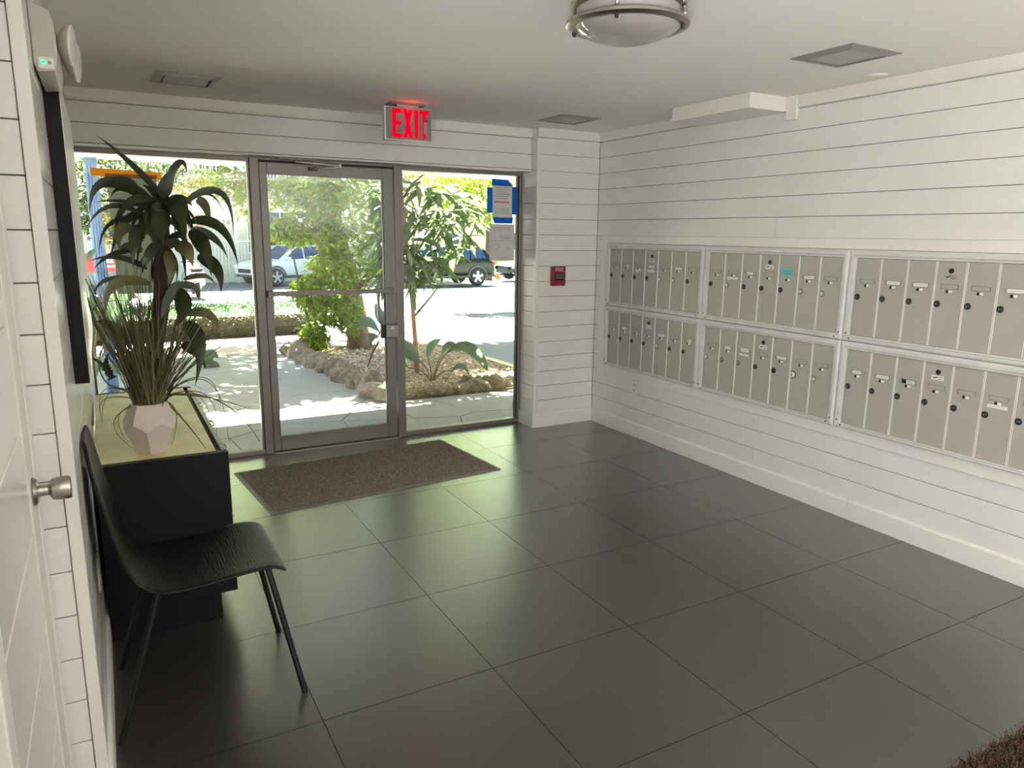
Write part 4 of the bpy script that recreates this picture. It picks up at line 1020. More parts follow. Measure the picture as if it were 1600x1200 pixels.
tr = thing('shade_tree', 'leaning tan barked tree in the garden bed seen through the glass door', 'tree', (-0.35, 5.35, gz(5.35)))
MB().tube([(-0.33, 5.38, gz(5.3)-0.05), (-0.35, 5.36, 0.0), (-0.38, 5.34, 0.3), (-0.44, 5.3, 0.68), (-0.60, 5.3, 1.38), (-0.76, 5.35, 2.2), (-0.95, 5.6, 3.2), (-1.0, 5.9, 4.0)], [0.21, 0.175, 0.15, 0.135, 0.12, 0.105, 0.09, 0.05], 14).build('trunk', BARK, tr, smooth=True)
for pts, r in (([(-0.43, 5.3, 0.62), (-0.10, 5.15, 1.15), (0.12, 5.1, 1.8), (0.4, 5.3, 2.8)], 0.075), ([(-0.6, 5.3, 1.38), (-1.0, 5.2, 1.85), (-1.45, 5.3, 2.15), (-1.9, 5.4, 2.3)], 0.045), ([(-0.76, 5.35, 2.2), (-0.3, 5.8, 2.9), (0.6, 6.6, 3.7)], 0.06), ([(-0.95, 5.6, 3.2), (-1.8, 6.4, 3.9), (-2.6, 7.0, 4.2)], 0.05), ([(-0.5, 5.3, 0.95), (-0.75, 5.15, 1.35), (-0.95, 5.1, 1.9)], 0.03)):
    MB().tube(pts, [r*(1-0.6*k/(len(pts)-1)) for k in range(len(pts))], 8).build('branch', BARK, tr, smooth=True)
bl = [(P(505, 300, 5.4), (.45, .5, .30), 650), (P(455, 300, 5.5), (.30, .4, .26), 380), (P(362, 285, 5.6), (.30, .3, .26), 420), (P(380, 318, 5.6), (.12, .2, .2), 110), (P(560, 300, 5.2), (.35, .4, .28), 420), (P(595, 330, 5.1), (.25, .4, .35), 320),
      (P(480, 350, 5.0), (.26, .3, .22), 380), (P(560, 380, 4.9), (.38, .35, .36), 650), (P(530, 330, 4.9), (.4, .3, .4), 600), (P(500, 295, 4.9), (.4, .3, .3), 500), (P(590, 430, 5.0), (.28, .3, .3), 350), (P(440, 300, 5.2), (.22, .3, .22), 260)]
foliage('foliage', [(c_, r_, int(n_*0.7)) for c_, r_, n_ in bl], (0.075, 0.15), YG, tr, 2)
crown = [((-0.9+x_, 7.2+y_, 4.1+z_), (1.1, 1.0, 0.55), n) for x_, y_, z_, n in ((-2.4, -.5, .2, 2000), (-1.0, -.4, .5, 2200), (.5, -.5, .4, 2000), (1.9, .0, .2, 1800), (3.1, .0, .0, 1500), (-.1, -1.3, -.1, 900), (1.4, 1.2, .5, 1200), (-1.8, 1.2, .5, 2400), (-.6, 1.4, .7, 1600), (-3.4, .8, .5, 2200), (-4.6, 0, .3, 1500), (-2.6, 2.3, .8, 1600), (-3.0, 3.0, .9, 1500), (-1.3, 3.2, .9, 1500), (.4, 3.1, .8, 1500), (-4.6, 2.6, .8, 1200), (4.2, .2, .3, 2200), (3.4, 1.3, .6, 1800), (2.4, 1.6, .7, 1500))]
foliage('foliage', crown, (0.14, 0.25), mat('sunlit_crown_leaf', srgb(140, 150, 28), 0.45, trans=0.5, island=0.3), tr, 3)  # crown leaves coloured brighter and yellower, for yellow-green light on the floor

sb = thing('bushy_shrub', 'yellow green bushy shrub growing at the rocks left of the tan trunk', 'shrub', (-1.0, 5.2, gz(5.2)))
for pts in ([(-0.98, 5.2, gz(5.2)), (-1.02, 5.2, 0.5), (-0.95, 5.15, 1.2)], [(-0.96, 5.2, gz(5.2)), (-0.85, 5.2, 0.5), (-0.7, 5.1, 1.0)], [(-1.0, 5.2, gz(5.2)), (-1.2, 5.15, 0.7), (-1.3, 5.1, 1.3)]):
    MB().tube(pts, [0.022, 0.018, 0.01], 8).build('stem', DBARK, sb, smooth=True)
bl = [(P(490, 525, 5.1), (.20, .25, .18), 570), (P(510, 480, 5.1), (.30, .3, .26), 798), (P(480, 455, 5.0), (.22, .3, .2), 608), (P(520, 420, 5.0), (.34, .35, .3), 912), (P(465, 368, 5.0), (.26, .3, .13), 494), (P(448, 352, 5.0), (.18, .2, .10), 247), (P(432, 360, 5.0), (.09, .15, .10), 114), (P(545, 490, 5.0), (.22, .3, .3), 494), (P(515, 375, 5.0), (.2, .3, .2), 380)]
foliage('foliage', bl, (0.07, 0.14), mat('bright_yellow_green_leaf', srgb(136, 158, 46), 0.28, trans=0.5, island=0.35), sb, 4)

# slender tree with long drooping leaves; its leaves are large enough to be pieces
lt = thing('long_leaved_tree', 'slender tree with long drooping blue green leaves outside the right pane', 'tree', (-0.43, 2.9, gz(2.9)))
MB().tube([(-0.425, 2.9, gz(2.9)-0.02), (-0.445, 2.9, 0.35), (-0.47, 2.9, 0.75), (-0.53, 2.9, 1.45), (-0.56, 2.95, 2.0), (-0.5, 3.1, 2.5)], [0.030, 0.027, 0.025, 0.022, 0.018, 0.01], 10).build('trunk', mat('orange_brown_stem', srgb(170, 118, 88), 0.8, noise=0.3, nscale=9), lt, smooth=True)
for pts in ([(-0.5, 2.9, 1.1), (-0.2, 2.9, 1.45), (0.1, 3.0, 1.75)], [(-0.53, 2.9, 1.45), (-0.2, 3.0, 1.85), (0.35, 3.2, 2.1)], [(-0.46, 2.9, 0.6), (-0.25, 2.85, 0.85), (-0.1, 2.9, 1.0)], [(-0.5, 2.9, 1.2), (-0.8, 2.95, 1.5), (-1.0, 3.1, 1.7)], [(-0.56, 2.95, 1.9), (-0.4, 3.0, 2.1), (-0.1, 3.1, 2.3)]):
    MB().tube(pts, [0.014, 0.011, 0.006], 8).build('branch', DBARK, lt, smooth=True)
LLM = []
for k in range(4):
    cv = [0.10, 0.22, 0.34, 0.46][k]; Pp = [(0, t, 0.05*math.sin(2.5*t)-cv*t*t) for t in [i/6 for i in range(7)]]
    LLM.append(MB().ribbon(Pp, [0.02, 0.085, 0.12, 0.125, 0.10, 0.06, 0.008], Vector((1, 0, 0)), 0.3).mesh('leaf', BG, True))
LR = random.Random(17)
ros = [(640, 385, 2.7), (662, 425, 2.8), (690, 408, 2.9), (632, 420, 2.7), (606, 320, 3.0), (598, 370, 3.0), (604, 425, 3.0), (588, 300, 3.1), (710, 390, 3.2), (655, 290, 2.9), (685, 300, 3.0), (715, 318, 3.1), (740, 322, 3.3), (640, 350, 2.9), (700, 345, 3.1), (676, 350, 2.9), (650, 390, 2.8), (728, 368, 3.3), (685, 385, 3.1), (640, 300, 3.0), (668, 295, 3.2), (700, 298, 3.4), (732, 305, 3.4), (650, 335, 2.9), (682, 330, 3.1), (716, 335, 3.3), (660, 372, 2.9), (695, 362, 3.2), (640, 405, 2.8), (668, 412, 2.9), (645, 442, 2.8), (610, 300, 3.2), (605, 345, 3.2), (600, 400, 3.2), (745, 345, 3.4), (622, 330, 3.0), (590, 380, 3.3)]
for (u, v_, y_) in ros:
    c = at(u, v_, y_)
    for q in range(11):
        a = 2*PI*q/11*2.4+LR.uniform(-.4, .4)
        s = LR.uniform(0.20, 0.36)
        inst(LLM[LR.randrange(4)], 'leaf', lt, c+Vector((LR.uniform(-.05, .05), LR.uniform(-.05, .05), LR.uniform(-.07, .07))), (LR.uniform(-1.0, 0.35), LR.uniform(-.5, .5), a), s)

# big leaved plants in the bed
BIGM = mat('silvery_green_big_leaf', srgb(86, 110, 86), 0.32, trans=0.4, noise=0.15, nscale=6)
STK = mat('brown_leaf_stalk', srgb(116, 90, 74), 0.7)
def big_plant(label, base, stalks, y):
    t = thing('big_leaved_plant', label, 'plant', base)
    for pts, lf, w_, dys in stalks:
        q = [Vector(base)] + [at(u, v_, y+d) for (u, v_), d in zip(pts, dys)]
        st = MB().tube(bez(q[0], (q[0]+q[1])/2+Vector((0, 0, .05)), q[1], 6) if len(q) == 2 else [q[0]]+q[1:], 0.007, 7).build('stalk', STK, t, smooth=True)
        a, b_, c_ = [at(u, v_, y+d) for (u, v_), d in zip(lf, dys)]
        PP = bez(a, b_, c_, 9); s_ = (PP[-1]-PP[0]).normalized().cross((CAM-a).normalized())
        s_ = Matrix.Rotation(0.5, 3, (PP[-1]-PP[0]).normalized()) @ s_
        MB().ribbon(PP, [w_*k for k in (0.15, 0.6, 0.9, 1.0, 1.0, 0.9, 0.7, 0.4, 0.05)], s_, 0.3).build('leaf', BIGM, t, smooth=True)
    return t
big_plant('plant with broad pale leaves on brown stalks at the front rocks outside the right pane', (-0.485, 2.3, gz(2.3)), [
    ([(655, 565)], [(655, 565), (640, 545), (625, 528)], 0.085, (0, 0, 0.1)), ([(690, 556)], [(690, 556), (702, 540), (716, 545)], 0.05, (0, .05, .05)),
    ([(698, 552)], [(698, 552), (735, 546), (766, 590)], 0.075, (0, -.05, -.1)), ([(668, 560)], [(668, 560), (676, 540), (690, 530)], 0.05, (0, .1, .2)), ([(706, 580)], [(706, 580), (722, 572), (734, 590)], 0.03, (0, -.1, -.15)), ([(640, 575)], [(640, 575), (628, 560), (618, 566)], 0.05, (0, -.1, -.15))], 2.3)
big_plant('bluish broad leaved plant behind the door latch in front of the tan trunk', (-0.80, 3.6, gz(3.6)), [
    ([(594, 520)], [(594, 520), (578, 502), (556, 512)], 0.075, (0, -.05, -.1)), ([(598, 510)], [(598, 510), (594, 490), (586, 474)], 0.065, (0, .05, .05)), ([(602, 515)], [(602, 515), (610, 500), (620, 498)], 0.07, (0, 0, 0)),
    ([(596, 530)], [(596, 530), (584, 522), (578, 542)], 0.06, (0, -.1, -.12)), ([(600, 525)], [(600, 525), (606, 515), (612, 542)], 0.065, (0, -.1, -.14))], 3.6)
big_plant('light green broad leaved plant outside the left pane behind the grasses', (-3.75, 2.6, gz(2.6)), [
    ([(150, 560)], [(150, 560), (135, 530), (120, 545)], 0.09, (0, 0, 0)), ([(165, 545)], [(165, 545), (180, 505), (205, 520)], 0.10, (0, .1, .2)), ([(150, 530)], [(150, 530), (150, 480), (130, 462)], 0.10, (0, .1, .1)),
    ([(165, 530)], [(165, 530), (190, 470), (215, 465)], 0.09, (0, .1, .2)), ([(140, 590)], [(140, 590), (150, 570), (190, 585)], 0.08, (0, -.1, -.1)), ([(135, 545)], [(135, 545), (122, 500), (108, 495)], 0.09, (0, .2, .2)), ([(160, 440)], [(135, 406), (142, 398), (148, 388)], 0.03, (0, .2, .2))], 2.6)
big_plant('small light green plant at the walkway edge right of the pot', (-2.42, 4.6, gz(4.6)), [
    ([(318, 570)], [(318, 570), (330, 556), (340, 560)], 0.08, (0, 0, 0)), ([(318, 580)], [(318, 580), (332, 574), (342, 580)], 0.09, (0, 0, 0)), ([(316, 590)], [(316, 590), (328, 588), (338, 596)], 0.08, (0, 0, 0))], 4.6)

# hedge between pavement and street
hd = thing('clipped_hedge', 'low clipped green hedge between the pinkish pavement and the street', 'hedge', (-3.5, 9, gz(9)))
MB().box(-7.0, -0.35, 7.9, 10.4, gz(10.4)-0.02, 0.15).build('branches', mat('hedge_inside', srgb(70, 66, 48), 0.95, noise=0.5, nscale=20, color2=srgb(40, 52, 30)), hd)
R = np.random.default_rng(8); n = 9000
pts_top = np.stack([R.uniform(-7.0, -0.3, n), R.uniform(7.85, 10.45, n), R.uniform(0.12, 0.215, n)], 1)
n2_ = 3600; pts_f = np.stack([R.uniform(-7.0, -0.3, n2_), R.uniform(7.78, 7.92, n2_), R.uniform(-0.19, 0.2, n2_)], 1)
def foliage_pts(name, Pn, size, m, parent, seed, **k):
    R = np.random.default_rng(seed); V, F = leaves(Pn, size, R, **k)
    o = MB(); o.v = [tuple(p) for p in V]; o.f = [tuple(q) for q in F]; o.mi = [0]*len(o.f)
    me = bpy.data.meshes.new(name); me.from_pydata(o.v, [], o.f); me.materials.append(m)
    ob = bpy.data.objects.new(name, me); COL.objects.link(ob); attach(ob, parent); ob['kind'] = 'stuff'; return ob
foliage_pts('foliage', pts_top, (0.04, 0.08), HG, hd, 5, droop=-0.3)
foliage_pts('foliage', pts_f, (0.04, 0.07), mat('shaded_hedge_leaf', srgb(74, 74, 48), 0.5, trans=0.2, island=0.4), hd, 6)  # shade of the hedge front put into a duller leaf colour

# more trees
def tree(label, base, trunk_r, height, blobs, size, m, seed, bark=DBARK, lean=(0, 0), cat='tree', name='street_tree'):
    t = thing(name, label, cat, base); b = Vector(base); tp = b+Vector((lean[0], lean[1], height))
    MB().tube([b-Vector((0, 0, .05)), b+(tp-b)*0.4, tp], [trunk_r, trunk_r*0.8, trunk_r*0.4], 10).build('trunk', bark, t, smooth=True)
    foliage('foliage', blobs, size, m, t, seed); return t
b1 = P(763, 440, 27); b1 = (b1[0], 27, gz(27))
tree('street tree with a dark trunk behind the black car', b1, 0.2, 4.2, [((b1[0]+x_, 27+y_, 4.2+z_), (2.2, 2.0, 1.1), 1100) for x_, y_, z_ in ((-2.5, 0, 0), (0, -1, .6), (2.2, .5, .2), (0, 2, 1.2), (-5, .5, .6), (4.5, -.5, .4))], (0.14, 0.26), YG, 21)
tree('unseen street tree beyond the corner pier, added to shade the street', (15.5, 18.5, gz(18.5)), 0.16, 4.4, [((x_, y_, z_), (2.0, 1.7, 0.9), 1100) for x_, y_, z_ in ((13.5, 18.5, 5.0), (10.5, 18, 5.2), (8.0, 17.4, 5.0), (12, 20.5, 5.4), (9, 20.8, 5.3))], (0.14, 0.24), YG, 31)  # added tree, out of view, there only to shade the street
b2 = P(409, 470, 16); b2 = (b2[0], 16.0, gz(16))
tree('street tree hidden behind the door post, added to shade the street', b2, 0.12, 4.6, [((b2[0]+x_, 16+y_, 5.0+z_), (1.9, 1.7, 0.9), 800) for x_, y_, z_ in ((-3.5, 1, 0), (-1.2, -1, .4), (1.4, .5, .2), (3.4, 2, .5), (0, 2.6, .8))], (0.13, 0.22), YG, 22)  # trunk set behind the door post, crown added to shade the road
b3 = P(718, 420, 13); b3 = (b3[0]+0.0, 13.0, gz(13))
tree('loose yellow green tree beyond the long leaved tree', (3.2, 12.2, gz(12.2)), 0.06, 2.6, [(P(720, 300, 12), (.75, .6, .55), 1300), (P(755, 300, 12.2), (.6, .6, .5), 1000), (P(690, 300, 12.5), (.6, .6, .5), 900), (P(752, 335, 12), (.35, .4, .3), 350), (P(700, 345, 12), (.45, .4, .25), 350), (P(720, 262, 12), (1.2, .8, .5), 700)], (0.08, 0.15), YG, 23)
tree('mid green tree at the far left beyond the blue post', (-6.0, 12.0, gz(12)), 0.12, 2.8, [(P(125, 285, 11), (.55, .6, .55), 900), (P(180, 262, 11.5), (.7, .6, .35), 700), (P(240, 270, 12), (.7, .6, .25), 600), (P(300, 275, 13), (.8, .7, .25), 500), (P(115, 330, 10.5), (.35, .5, .45), 400), (P(200, 225, 12), (1.8, .8, .5), 1200), (P(145, 350, 11), (.3, .4, .3), 200)], (0.07, 0.14), MG, 24)
tree('yellow leaved shrub seen left of the pale green notice', (P(160, 420, 7)[0], 7.0, gz(7)), 0.03, 1.6, [(P(160, 320, 7), (.11, .2, .16), 60), (P(172, 345, 7), (.09, .2, .12), 36), (P(168, 375, 7), (.08, .2, .10), 24), (P(282, 295, 7.2), (.2, .3, .10), 60), (P(315, 285, 7.2), (.18, .3, .10), 110)], (0.06, 0.11), mat('yellow_leaf', srgb(150, 146, 42), 0.5, trans=0.5, island=0.25), 25, cat='shrub', name='yellow_shrub')

# ------------------------------------------------------------------ across the street
STUCCO = mat('white_stucco', srgb(236, 230, 224), 0.9, noise=0.04, nscale=2)
RAILW = mat('white_rail_paint', srgb(238, 238, 238), 0.6)
DGLASS = mat('dark_window_glass', srgb(58, 66, 74), 0.12)
YB1 = 31.0
ab = thing('apartment_building', 'white apartment house numbered 224 with a railed balcony across the street', 'building', (3, YB1, gz(YB1)))
MB().box(-7, 11.5, YB1, YB1+6, gz(YB1)-0.1, 8.5).build('wall', STUCCO, ab)
def win(x0, x1, z0, z1, name='window'):
    f_ = MB().box(x0-0.07, x1+0.07, YB1-0.06, YB1+0.01, z0-0.07, z0).box(x0-0.07, x1+0.07, YB1-0.06, YB1+0.01, z1, z1+0.07).box(x0-0.07, x0, YB1-0.06, YB1+0.01, z0, z1).box(x1, x1+0.07, YB1-0.06, YB1+0.01, z0, z1).box((x0+x1)/2-0.02, (x0+x1)/2+0.02, YB1-0.05, YB1+0.01, z0, z1).build(name, RAILW, ab)
    MB().box(x0, x1, YB1-0.03, YB1-0.01, z0, z1).build('pane', DGLASS, f_)
win(3.42, 4.5, 0.9, 2.42); win(2.50, 2.78, 0.6, 2.30, 'door'); win(5.6, 6.8, 0.9, 2.42); win(8.2, 9.4, 0.9, 2.42)
win(0.6, 1.5, 3.9, 5.4); win(3.3, 4.6, 3.5, 5.4); win(-3.5, -2.5, 0.9, 2.4)
bx0, bx1 = -1.6, 8.0
MB().box(bx0, bx1, YB1-1.3, YB1-0.005, 3.12, 3.32).build('balcony_slab', STUCCO, ab, bevel=0.01)
MB().box(bx0, bx1, YB1-1.28, YB1-1.22, 4.28, 4.34).build('hand_rail', RAILW, ab)
pk = MB().box(-0.014, 0.014, -0.014, 0.014, 0, 0.96).mesh('baluster', RAILW)
for k in range(int((bx1-bx0)/0.14)): inst(pk, 'baluster', ab, (bx0+0.07+0.14*k, YB1-1.25, 3.32))
for x_ in (1.75,): MB().box(x_-0.07, x_+0.07, YB1-1.32, YB1-1.18, gz(30), 8.0).build('column', STUCCO, ab)
MB().box(1.95, 2.4, YB1-1.1, YB1-0.7, 3.33, 3.75).build('planter', mat('terracotta', srgb(176, 108, 82), 0.8), ab, bevel=0.02)
STEP = mat('pink_stair', srgb(206, 178, 170), 0.85)
for k in range(6): MB().box(-0.25, 0.48, YB1-1.8+0.28*k, YB1-0.01, 1.30+0.19*k-0.19, 1.30+0.19*k).build('stair', STEP, ab, bevel=0.01)
v, f = text_geo('224', 0.34, 0.0, 1.25)
nb = MB(); dig = [(x, y) for x, y, z in v]
NUM = mat('grey_house_number', srgb(120, 118, 114), 0.6)
nb.add([(1.44+x, YB1-0.015, 1.91+y) for x, y in dig], f).build('house_number', NUM, ab, kind='stuff')
fc = thing('picket_fence', 'white metal picket fence in front of the house numbered 224', 'fence', (0, 29.3, gz(29.3)))
for x0, x1 in ((-7.0, 6.0),):
    for z in (0.15, 1.10): MB().box(x0, x1, 28.98, 29.02, z, z+0.05).build('fence_rail', RAILW, fc)
    pk = MB().box(-0.018, 0.018, -0.012, 0.012, 0, 1.55).mesh('picket', RAILW)
    for k in range(int((x1-x0)/0.135)): inst(pk, 'picket', fc, (x0+0.06+0.135*k, 28.965, gz(29.3)+0.12))
fh = thing('pale_yellow_house', 'pale yellow house behind the black car at the right', 'building', (17, 36, gz(36)))
MB().box(12.0, 26, 36, 42, gz(36)-0.2, 2.6).build('wall', mat('pale_yellow_stucco', srgb(226, 220, 176), 0.9), fh)
MB().add([(11.7, 35.6, 2.6), (26.3, 35.6, 2.6), (26.3, 42.4, 2.6), (11.7, 42.4, 2.6), (13, 39, 4.4), (25, 39, 4.4)], [(0, 1, 5, 4), (2, 3, 4, 5), (1, 2, 5), (3, 0, 4), (3, 2, 1, 0)]).build('roof', mat('grey_roof', srgb(150, 140, 130), 0.9), fh)
for x_ in (14.6, 18.5, 21): 
    q = MB().box(x_, x_+1.0, 35.95, 35.999, 0.5, 1.7).build('window', RAILW, fh); MB().box(x_+.08, x_+.92, 35.93, 35.948, .58, 1.62).build('pane', DGLASS, q)
bn = thing('banner', 'red and white banner hung on a fence at the far left beyond the blue post', 'banner', (P(160, 405, 14)[0], 14, gz(14)))
x0, x1 = P(132, 405, 14)[0], P(196, 405, 14)[0]; z0, z1 = P(160, 425, 14)[2], P(160, 396, 14)[2]
BRED = mat('banner_red', srgb(206, 84, 84), 0.8)
MB().box(x0, x1, 13.99, 14.0, z0, z1).build('cloth', BRED, bn)
MB().box(x0+0.2, x0+0.55, 13.98, 13.989, z0+0.2, z0+0.28).box(x0+0.3, x0+0.7, 13.98, 13.989, z0+0.10, z0+0.15).build('print', PAPER, bn)
for x_ in (x0-0.03, x1+0.03): MB().tube([(x_, 14.03, gz(14)), (x_, 14.03, z1+0.06)], 0.02, 8).build('pole', RAILW, bn)
cn = P(777, 428, 27.5); cg = gz(27.5)
co = thing('traffic_cone', 'orange and white traffic cone between the black car and the grey car', 'traffic cone', (cn[0], 27.5, cg))
ORG = mat('cone_orange', srgb(238, 118, 62), 0.6)
MB().box(cn[0]-0.2, cn[0]+0.2, 27.3, 27.7, cg, cg+0.04).build('base', ORG, co)
for r0, r1, z0, z1, m_ in ((0.16, 0.12, 0.04, 0.28, ORG), (0.12, 0.085, 0.28, 0.48, RAILW), (0.085, 0.04, 0.48, 0.78, ORG)):
    MB().lathe([(r0, z0), (r1, z1)], (cn[0], 27.5, cg), 'z', 16).build('band', m_, co, smooth=40)

# cars
TYRE = mat('tyre_rubber', srgb(36, 36, 38), 0.85); RIM = mat('alloy_rim', srgb(196, 198, 202), 0.3, metal=0.7); CLAD = mat('grey_cladding', srgb(70, 72, 76), 0.7)
CGL = mat('car_glass', srgb(38, 62, 104), 0.08); LAMPW = mat('headlamp', srgb(220, 226, 230), 0.15); LAMPR = mat('tail_lamp', srgb(190, 40, 44), 0.3)
def car(name, label, paint, wheel_pt, heading_deg, from_front=True, low=0.0):
    """x forward, y left; wheel_pt is where the near front (or rear) wheel touches the ground"""
    t = thing(name, label, 'car', (0, 0, 0))
    st = [(-2.24, .48, .86, .70), (-2.16, .38, 1.00, .84), (-1.75, .32, 1.06, .91), (-0.6, .30, 1.04, .925), (0.6, .30, 1.02, .925), (1.15, .30, 1.00, .92), (1.7, .32, .95, .90), (2.05, .36, .86, .83), (2.22, .44, .74, .70)]
    v = []
    for x, zb, zs, hw in st:
        zs -= low*0.5
        half = [(0.88*hw, zb), (hw, zb+0.22), (hw*0.985, zs-0.10), (hw*0.90, zs)]
        v += [(x, y, z) for y, z in half] + [(x, -y, z) for y, z in reversed(half)]
    m = 8; f = [(i*m+k, i*m+(k+1) % m, (i+1)*m+(k+1) % m, (i+1)*m+k) for i in range(len(st)-1) for k in range(m)]
    f += [tuple(range(m)), tuple(range(len(v)-1, len(v)-m-1, -1))]
    body = MB().add(v, f).build('body', paint, t, smooth=30)
    gs = [(-2.12, .98, 1.04, .76, .70), (-1.78, 1.02, 1.50, .83, .64), (-1.2, 1.02, 1.63, .84, .63), (-0.2, 1.01, 1.67, .84, .63), (0.25, 1.0, 1.60, .84, .62), (1.10, .97, 1.03, .82, .74)]
    gs = [(x, a-low*0.5, b_-low, c, d) for x, a, b_, c, d in gs]
    v = []
    for x, zb, zt, hb, ht in gs: v += [(x, hb, zb), (x, (hb*0.25+ht*0.75), zt-0.10*(zt-zb)), (x, ht*0.82, zt), (x, -ht*0.82, zt), (x, -(hb*0.25+ht*0.75), zt-0.10*(zt-zb)), (x, -hb, zb)]
    m = 6; f = [(i*m+k, i*m+(k+1) % m, (i+1)*m+(k+1) % m, (i+1)*m+k) for i in range(len(gs)-1) for k in range(m)] + [tuple(range(m)), tuple(range(len(v)-1, len(v)-m-1, -1))]
    MB().add(v, f).build('cabin', paint, t, smooth=30)
    for s in (-1, 1):
        side = lambda x, z: (x, s*(0.846-(0.846-0.70)*max(0, z-1.02+low*.5)/0.58+0.004), z)
        for poly in ([(-1.80, 1.10), (-1.12, 1.08), (-1.12, 1.52), (-1.62, 1.46)], [(-1.05, 1.08), (-0.12, 1.07), (-0.12, 1.57), (-1.05, 1.54)], [(-0.05, 1.07), (0.86, 1.05), (0.28, 1.49), (-0.05, 1.57)]):
            q = [side(x, z-low*(0.5 if z < 1.2 else 0.95)) for x, z in poly]
            MB().add(q+[(x, y-s*0.01, z) for x, y, z in q], [(0, 1, 2, 3), (7, 6, 5, 4), (0, 1, 5, 4), (1, 2, 6, 5), (2, 3, 7, 6), (3, 0, 4, 7)]).build('side_window', CGL, t)
        MB().box(0.70, 0.88, min(s*0.86, s*1.03), max(s*0.86, s*1.03), 1.04-low*.5, 1.16-low*.5).build('door_mirror', paint, t, bevel=0.03)
        MB().box(-2.20, -1.4, min(s*.90, s*.935), max(s*.90, s*.935), 0.34, 0.42).box(1.4, 2.0, min(s*.86, s*.92), max(s*.86, s*.92), 0.34, 0.42).box(-1.0, 1.0, min(s*.91, s*.94), max(s*.91, s*.94), 0.31, 0.42).build('sill_cladding', CLAD, t, kind='stuff')
        MB().box(2.0, 2.19, min(s*.55, s*.80), max(s*.55, s*.80), 0.70-low*.5, 0.82-low*.5).build('headlamp', LAMPW, t, bevel=0.02)
        MB().box(-2.25, -2.10, min(s*.55, s*.83), max(s*.55, s*.83), 0.84-low*.5, 0.97-low*.5).build('tail_lamp', LAMPR, t, bevel=0.02)
        for xw in (-1.36, 1.36):
            ring = []
            for k in range(13):
                a = PI*k/12
                ring.append(a)
            vv = [(xw+r*math.cos(a), y, 0.36+r*math.sin(a)) for y in (s*0.905, s*0.945) for r in (0.38, 0.46) for a in ring]
            n_ = 13; ff = []
            for k in range(12):
                A, B, C_, D = k, n_+k, 2*n_+k, 3*n_+k
                ff += [(A, A+1, B+1, B), (C_, C_+1, D+1, D), (A, A+1, C_+1, C_), (B, B+1, D+1, D)]
            MB().add(vv, ff).build('wheel_arch', CLAD, t)
            ty = MB().lathe([(0.24, -0.11), (0.34, -0.115), (0.36, -0.08), (0.36, 0.08), (0.34, 0.115), (0.24, 0.11)], (xw, s*0.835, 0.36), 'y', 28).build('wheel', TYRE, t, smooth=35)
            rb = MB().lathe([(0.0, s*0.06), (0.23, s*0.06), (0.245, s*0.11), (0.225, s*0.115)], (xw, s*0.835, 0.36), 'y', 24)
            rb.build('wheel_well', BLACK, ty)
            sp = MB()
            for k in range(5):
                a = 2*PI*k/5+0.3; u_ = Vector((math.cos(a), 0, math.sin(a))); w_ = Vector((-math.sin(a), 0, math.cos(a)))
                sp.obox(Vector((xw, s*0.94, 0.36))+u_*0.12, u_*0.115, w_*0.045, Vector((0, 0.012, 0)))
            sp.lathe([(0.225, s*0.10), (0.245, s*0.118), (0.235, s*0.10)], (xw, s*0.835, 0.36), 'y', 24)
            sp.build('rim', RIM, ty, kind='stuff')
    MB().add([(1.06, .66, 1.06-low*.55), (1.06, -.66, 1.06-low*.55), (0.30, -.52, 1.57-low), (0.30, .52, 1.57-low)], [(0, 1, 2, 3)]).build('windscreen', CGL, t).modifiers.new('t', 'SOLIDIFY').thickness = 0.02
    MB().add([(-2.11, .62, 1.10-low*.5), (-2.11, -.62, 1.10-low*.5), (-1.80, -.52, 1.47-low), (-1.80, .52, 1.47-low)], [(0, 1, 2, 3)]).build('rear_window', CGL, t).modifiers.new('t', 'SOLIDIFY').thickness = 0.02
    MB().box(2.10, 2.235, -0.42, 0.42, 0.52, 0.68).build('grille', BLACK, t, bevel=0.02)
    MB().box(2.0, 2.24, -0.6, 0.6, 0.36, 0.46).build('bumper', CLAD, t, bevel=0.02)
    MB().box(-2.25, -2.1, -0.7, 0.7, 0.40, 0.52).build('bumper', CLAD, t, bevel=0.02)
    a = math.radians(heading_deg); lx, ly = (1.36 if from_front else -1.36), 0.835
    c, s_ = math.cos(a), math.sin(a)
    y0 = wheel_pt[1]-(lx*s_+ly*c)
    t.rotation_euler = (0, math.atan(0.024)*0, a)
    t.location = (wheel_pt[0]-(lx*c-ly*s_), y0, gz(wheel_pt[1])-0.005)
    return t
car('white_suv', 'white parked sport utility car facing left across the street', mat('white_car_paint', srgb(206, 216, 220), 0.2, coat=0.6), (2.55, 25.6), 180+24)
car('black_suv', 'black parked sport utility car with alloy wheels seen through the right pane', mat('black_car_paint', srgb(8, 9, 11), 0.25, coat=0.15, spec=0.3), (9.83, 22.05), 182, False)
car('grey_sedan', 'dark grey car at the right edge of the right pane beside the traffic cone', mat('grey_car_paint', srgb(70, 74, 80), 0.2, coat=0.7), (13.75, 24.6), 184, True, 0.22)

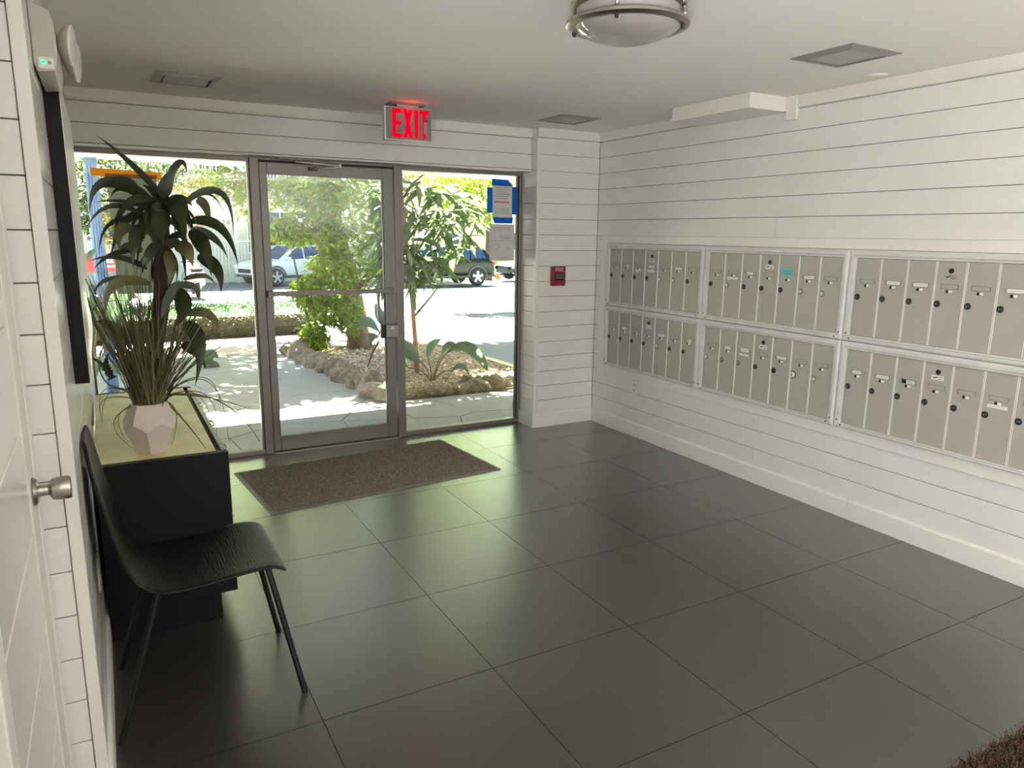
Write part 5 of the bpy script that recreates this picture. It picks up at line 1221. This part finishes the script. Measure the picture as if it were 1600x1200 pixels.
# scooter seen from behind
sx, sy = -1.05, 19.2; sg = gz(sy)
sc_ = thing('motor_scooter', 'motor scooter with a red tail lamp parked in the street beyond the hedge', 'scooter', (sx, sy, sg))
for y_ in (sy, sy+1.25): 
    q = MB().lathe([(0.14, -0.05), (0.22, -0.055), (0.24, 0.0), (0.22, 0.055), (0.14, 0.05), (0.14, -0.05)], (sx, y_, sg+0.24), 'x', 24).build('wheel', TYRE, sc_, smooth=40)
    MB().lathe([(0.0, -0.03), (0.145, -0.03), (0.145, 0.03), (0.0, 0.03)], (sx, y_, sg+0.24), 'x', 16).build('rim', RIM, q)
SCP = mat('silver_scooter_paint', srgb(150, 154, 160), 0.3, coat=0.4)
MB().add([(sx+a*w_, y_, sg+z) for y_, w_, z0, z1 in ((sy-0.25, .16, .55, .78), (sy+0.05, .24, .38, .80), (sy+0.55, .20, .30, .72), (sy+0.62, .18, .20, .30)) for a, z in ((-1, z0), (1, z0), (1, z1), (-1, z1))], [(i*4+k, i*4+(k+1) % 4, i*4+4+(k+1) % 4, i*4+4+k) for i in range(3) for k in range(4)] + [(0, 1, 2, 3), (15, 14, 13, 12)]).build('tail_body', SCP, sc_, bevel=0.03)
MB().box(sx-0.17, sx+0.17, sy-0.15, sy+0.6, sg+0.80, sg+0.90).build('seat', BLACK, sc_, bevel=0.04)
MB().box(sx-0.17, sx+0.17, sy-0.29, sy-0.24, sg+0.60, sg+0.76).build('tail_lamp', LAMPR, sc_, bevel=0.02)
MB().box(sx-0.15, sx+0.15, sy+0.6, sy+1.1, sg+0.22, sg+0.28).build('foot_board', SCP, sc_, bevel=0.01)
MB().prism([(sy+1.05, sg+0.25), (sy+1.15, sg+0.22), (sy+1.05, sg+1.0), (sy+0.96, sg+0.98)], sx-0.2, sx+0.2, axis='x').build('front_shield', SCP, sc_, bevel=0.02)
MB().tube([(sx-0.34, sy+0.92, sg+1.05), (sx-0.1, sy+1.0, sg+1.06), (sx+0.1, sy+1.0, sg+1.06), (sx+0.34, sy+0.92, sg+1.05)], 0.02, 8).build('handlebar', BLACK, sc_, smooth=True)
for s in (-1, 1):
    MB().tube([(sx+s*0.22, sy+0.97, sg+1.06), (sx+s*0.26, sy+0.98, sg+1.25)], 0.008, 6).lathe([(0.0, -0.01), (0.055, -0.008), (0.055, 0.01), (0, 0.014)], (sx+s*0.27, sy+0.98, sg+1.28), 'y', 14).build('mirror', BLACK, sc_, kind='stuff')
